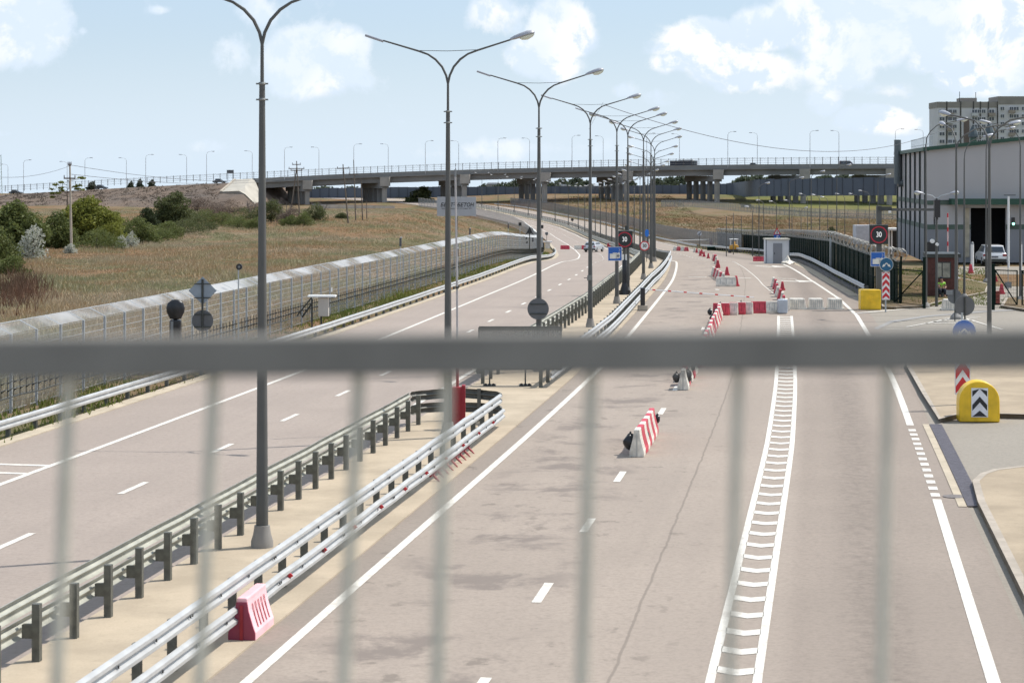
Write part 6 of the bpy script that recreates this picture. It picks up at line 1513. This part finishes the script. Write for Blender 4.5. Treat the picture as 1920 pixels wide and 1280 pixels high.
for u0,u1 in bars:
    p,e=ab(u0,u1); q=MB(); q.tube([p,e],.0068 if u0<1300 else .0056,10); q.build('baluster',mat('baluster_paint',(.52,.49,.40),.55,.15,.15,9),rl,smooth=True)
q=MB(); e0=ab(*bars[0])[1]; e1=ab(*bars[-1])[1]; q.box(((e0.x+e1.x)/2,e0.y,e0.z),(abs(e1.x-e0.x)+.6,.04,.03)); q.build('bottom_rail',rail_m,rl)
fb=MB(); fb.box((0,-.2,ro.z+e0.z-.25),(14,5.4,.3)); fb.build('footbridge_deck',concg,kind='structure')
q=MB(); 
# ------------------------------------------------------------------ camera, sun, sky
cam=bpy.data.cameras.new('camera'); co=bpy.data.objects.new('camera',cam); COL.objects.link(co); SC.camera=co
co.location=(0,0,H0); co.rotation_euler=(math.pi/2,0,0); cam.lens=75; cam.sensor_width=36; cam.shift_y=-(640-HZ)/1920; cam.clip_end=12000; cam.clip_start=.1
cam.dof.use_dof=True; cam.dof.focus_distance=85; cam.dof.aperture_fstop=4.2
el=R(54); sd=Vector((.92,.39,0)).normalized(); sv=Vector((sd.x*math.cos(el),sd.y*math.cos(el),math.sin(el)))
su=bpy.data.lights.new('sun','SUN'); su.energy=4.3; su.angle=R(.5); su.color=(1,.955,.89); so=bpy.data.objects.new('sun',su); COL.objects.link(so); so.rotation_euler=sv.to_track_quat('Z','Y').to_euler(); so.location=(50,50,100)
W=bpy.data.worlds.new('World'); SC.world=W; W.use_nodes=True; nt=W.node_tree; N=nt.nodes; l=nt.links.new
def n(t,**k):
    q=N.new(t)
    for a_,b_ in k.items(): setattr(q,a_,b_)
    return q
bg=N['Background']; bg.inputs['Strength'].default_value=.106
sk=n('ShaderNodeTexSky',sky_type='NISHITA',sun_disc=False,sun_elevation=el,sun_rotation=math.atan2(sv.x,sv.y),air_density=1.0,dust_density=.6,ozone_density=1.6,altitude=50)
tc=n('ShaderNodeTexCoord'); vec=tc.outputs['Generated']; sp=n('ShaderNodeSeparateXYZ'); l(vec,sp.inputs[0])
yy=math_(n,l,'MAXIMUM',sp.outputs['Y'],.05); ax=math_(n,l,'DIVIDE',sp.outputs['X'],yy); az=math_(n,l,'DIVIDE',sp.outputs['Z'],yy)
cb=n('ShaderNodeCombineXYZ'); l(ax,cb.inputs[0]); l(az,cb.inputs[1])
clouds=[(25,55,105,85,1.0),(0,250,70,14,.35),(430,95,45,50,.42),(480,15,60,40,.4),(585,120,95,70,1.0),(640,90,60,50,.8),(1055,60,65,62,1.0),(1000,105,60,40,.6),(925,25,70,50,.55),(1055,125,55,35,.6),(1170,170,40,20,.35),(1245,185,60,22,.3),
 (1320,85,90,55,1.0),(1430,60,75,45,1.0),(1400,130,120,45,.85),(1380,155,60,30,.6),(1250,118,40,22,.5),(1530,40,90,70,.9),(1640,55,130,75,1.0),(1570,120,75,50,.9),(1550,185,40,50,.45),(1640,225,90,32,.75),(1760,60,110,75,.95),(1890,40,80,80,1.0),(1850,100,90,60,.8),(1830,140,95,45,.9),(1730,120,50,30,.6),(1690,170,70,25,.4),
 (210,290,260,26,.33),(380,275,60,24,.35),(660,285,90,28,.3),(920,280,150,28,.36),(1180,275,120,26,.32),(300,20,26,10,.35),(155,58,12,10,.3)]
def cloudfield(dv):
    tot=None
    for (u,v,ru,rv,w) in clouds:
        mp=n('ShaderNodeMapping'); mp.vector_type='POINT'; sx,sy=F/ru,F/rv
        mp.inputs['Scale'].default_value=(sx,sy,0); mp.inputs['Location'].default_value=(-(u-CX)/F*sx,-(HZ-v+dv)/F*sy,0)
        l(cb.outputs[0],mp.inputs['Vector']); ln=n('ShaderNodeVectorMath',operation='LENGTH'); l(mp.outputs[0],ln.inputs[0])
        f=ramp(n,l,ln.outputs['Value'],1.5,0.1,0,w); tot=f if tot is None else math_(n,l,'MAXIMUM',tot,f)
    return tot
dens=cloudfield(0)
n1=noise(n,l,vec,26,10,.66,.25); n2=noise(n,l,vec,60,6,.6,.2)
m=math_(n,l,'ADD',math_(n,l,'MULTIPLY',dens,.62),n1); m=math_(n,l,'ADD',m,math_(n,l,'MULTIPLY',n2,.22)); out_=math_(n,l,'MAXIMUM',ramp(n,l,az,.095,.16),ramp(n,l,math_(n,l,'ABSOLUTE',ax),.26,.34)); m=math_(n,l,'ADD',m,math_(n,l,'MULTIPLY',math_(n,l,'MULTIPLY',out_,ramp(n,l,noise(n,l,vec,3.5,3,.5),.48,.62)),.5))
mask=ramp(n,l,m,.71,.92,0,1); 
# shaded undersides: compare with the density a little higher up
mp=n('ShaderNodeMapping'); mp.inputs['Location'].default_value=(-.004,0,-.0075); l(vec,mp.inputs['Vector']); n1b=noise(n,l,mp.outputs[0],26,5,.55,.25)
up=ramp(n,l,math_(n,l,'SUBTRACT',n1,n1b),-.05,.06); 
sh=math_(n,l,'MULTIPLY',ramp(n,l,noise(n,l,vec,13,4,.5),.4,.62),1.0)
ccol=mixc(n,l,up,(1.0,.985,.97),(.66,.765,.90)); ccol=mixc(n,l,math_(n,l,'MULTIPLY',sh,.75),ccol,(.70,.80,.91))
CL=9.3; cs=n('ShaderNodeVectorMath',operation='SCALE'); l(ccol,cs.inputs[0]); cs.inputs['Scale'].default_value=CL
skm=n('ShaderNodeMix'); skm.data_type='RGBA'; skm.inputs[0].default_value=.55; l(sk.outputs[0],skm.inputs[6]); skm.inputs[7].default_value=(5.0,6.35,8.3,1)
hz=ramp(n,l,az,.0,.075,1,0); h2=mixc(n,l,math_(n,l,'MULTIPLY',hz,.7),skm.outputs[2],(6.3,7.45,8.6))
fin=mixc(n,l,math_(n,l,'MULTIPLY',mask,.93),h2,cs.outputs[0]); l(fin,bg.inputs['Color'])
SC.view_settings.view_transform='Standard'; SC.view_settings.look='None'; SC.view_settings.exposure=.22; SC.view_settings.gamma=1
SC.cycles.use_denoising=True; SC.cycles.max_bounces=6; SC.cycles.transparent_max_bounces=24; SC.cycles.use_adaptive_sampling=True; SC.cycles.adaptive_threshold=.02
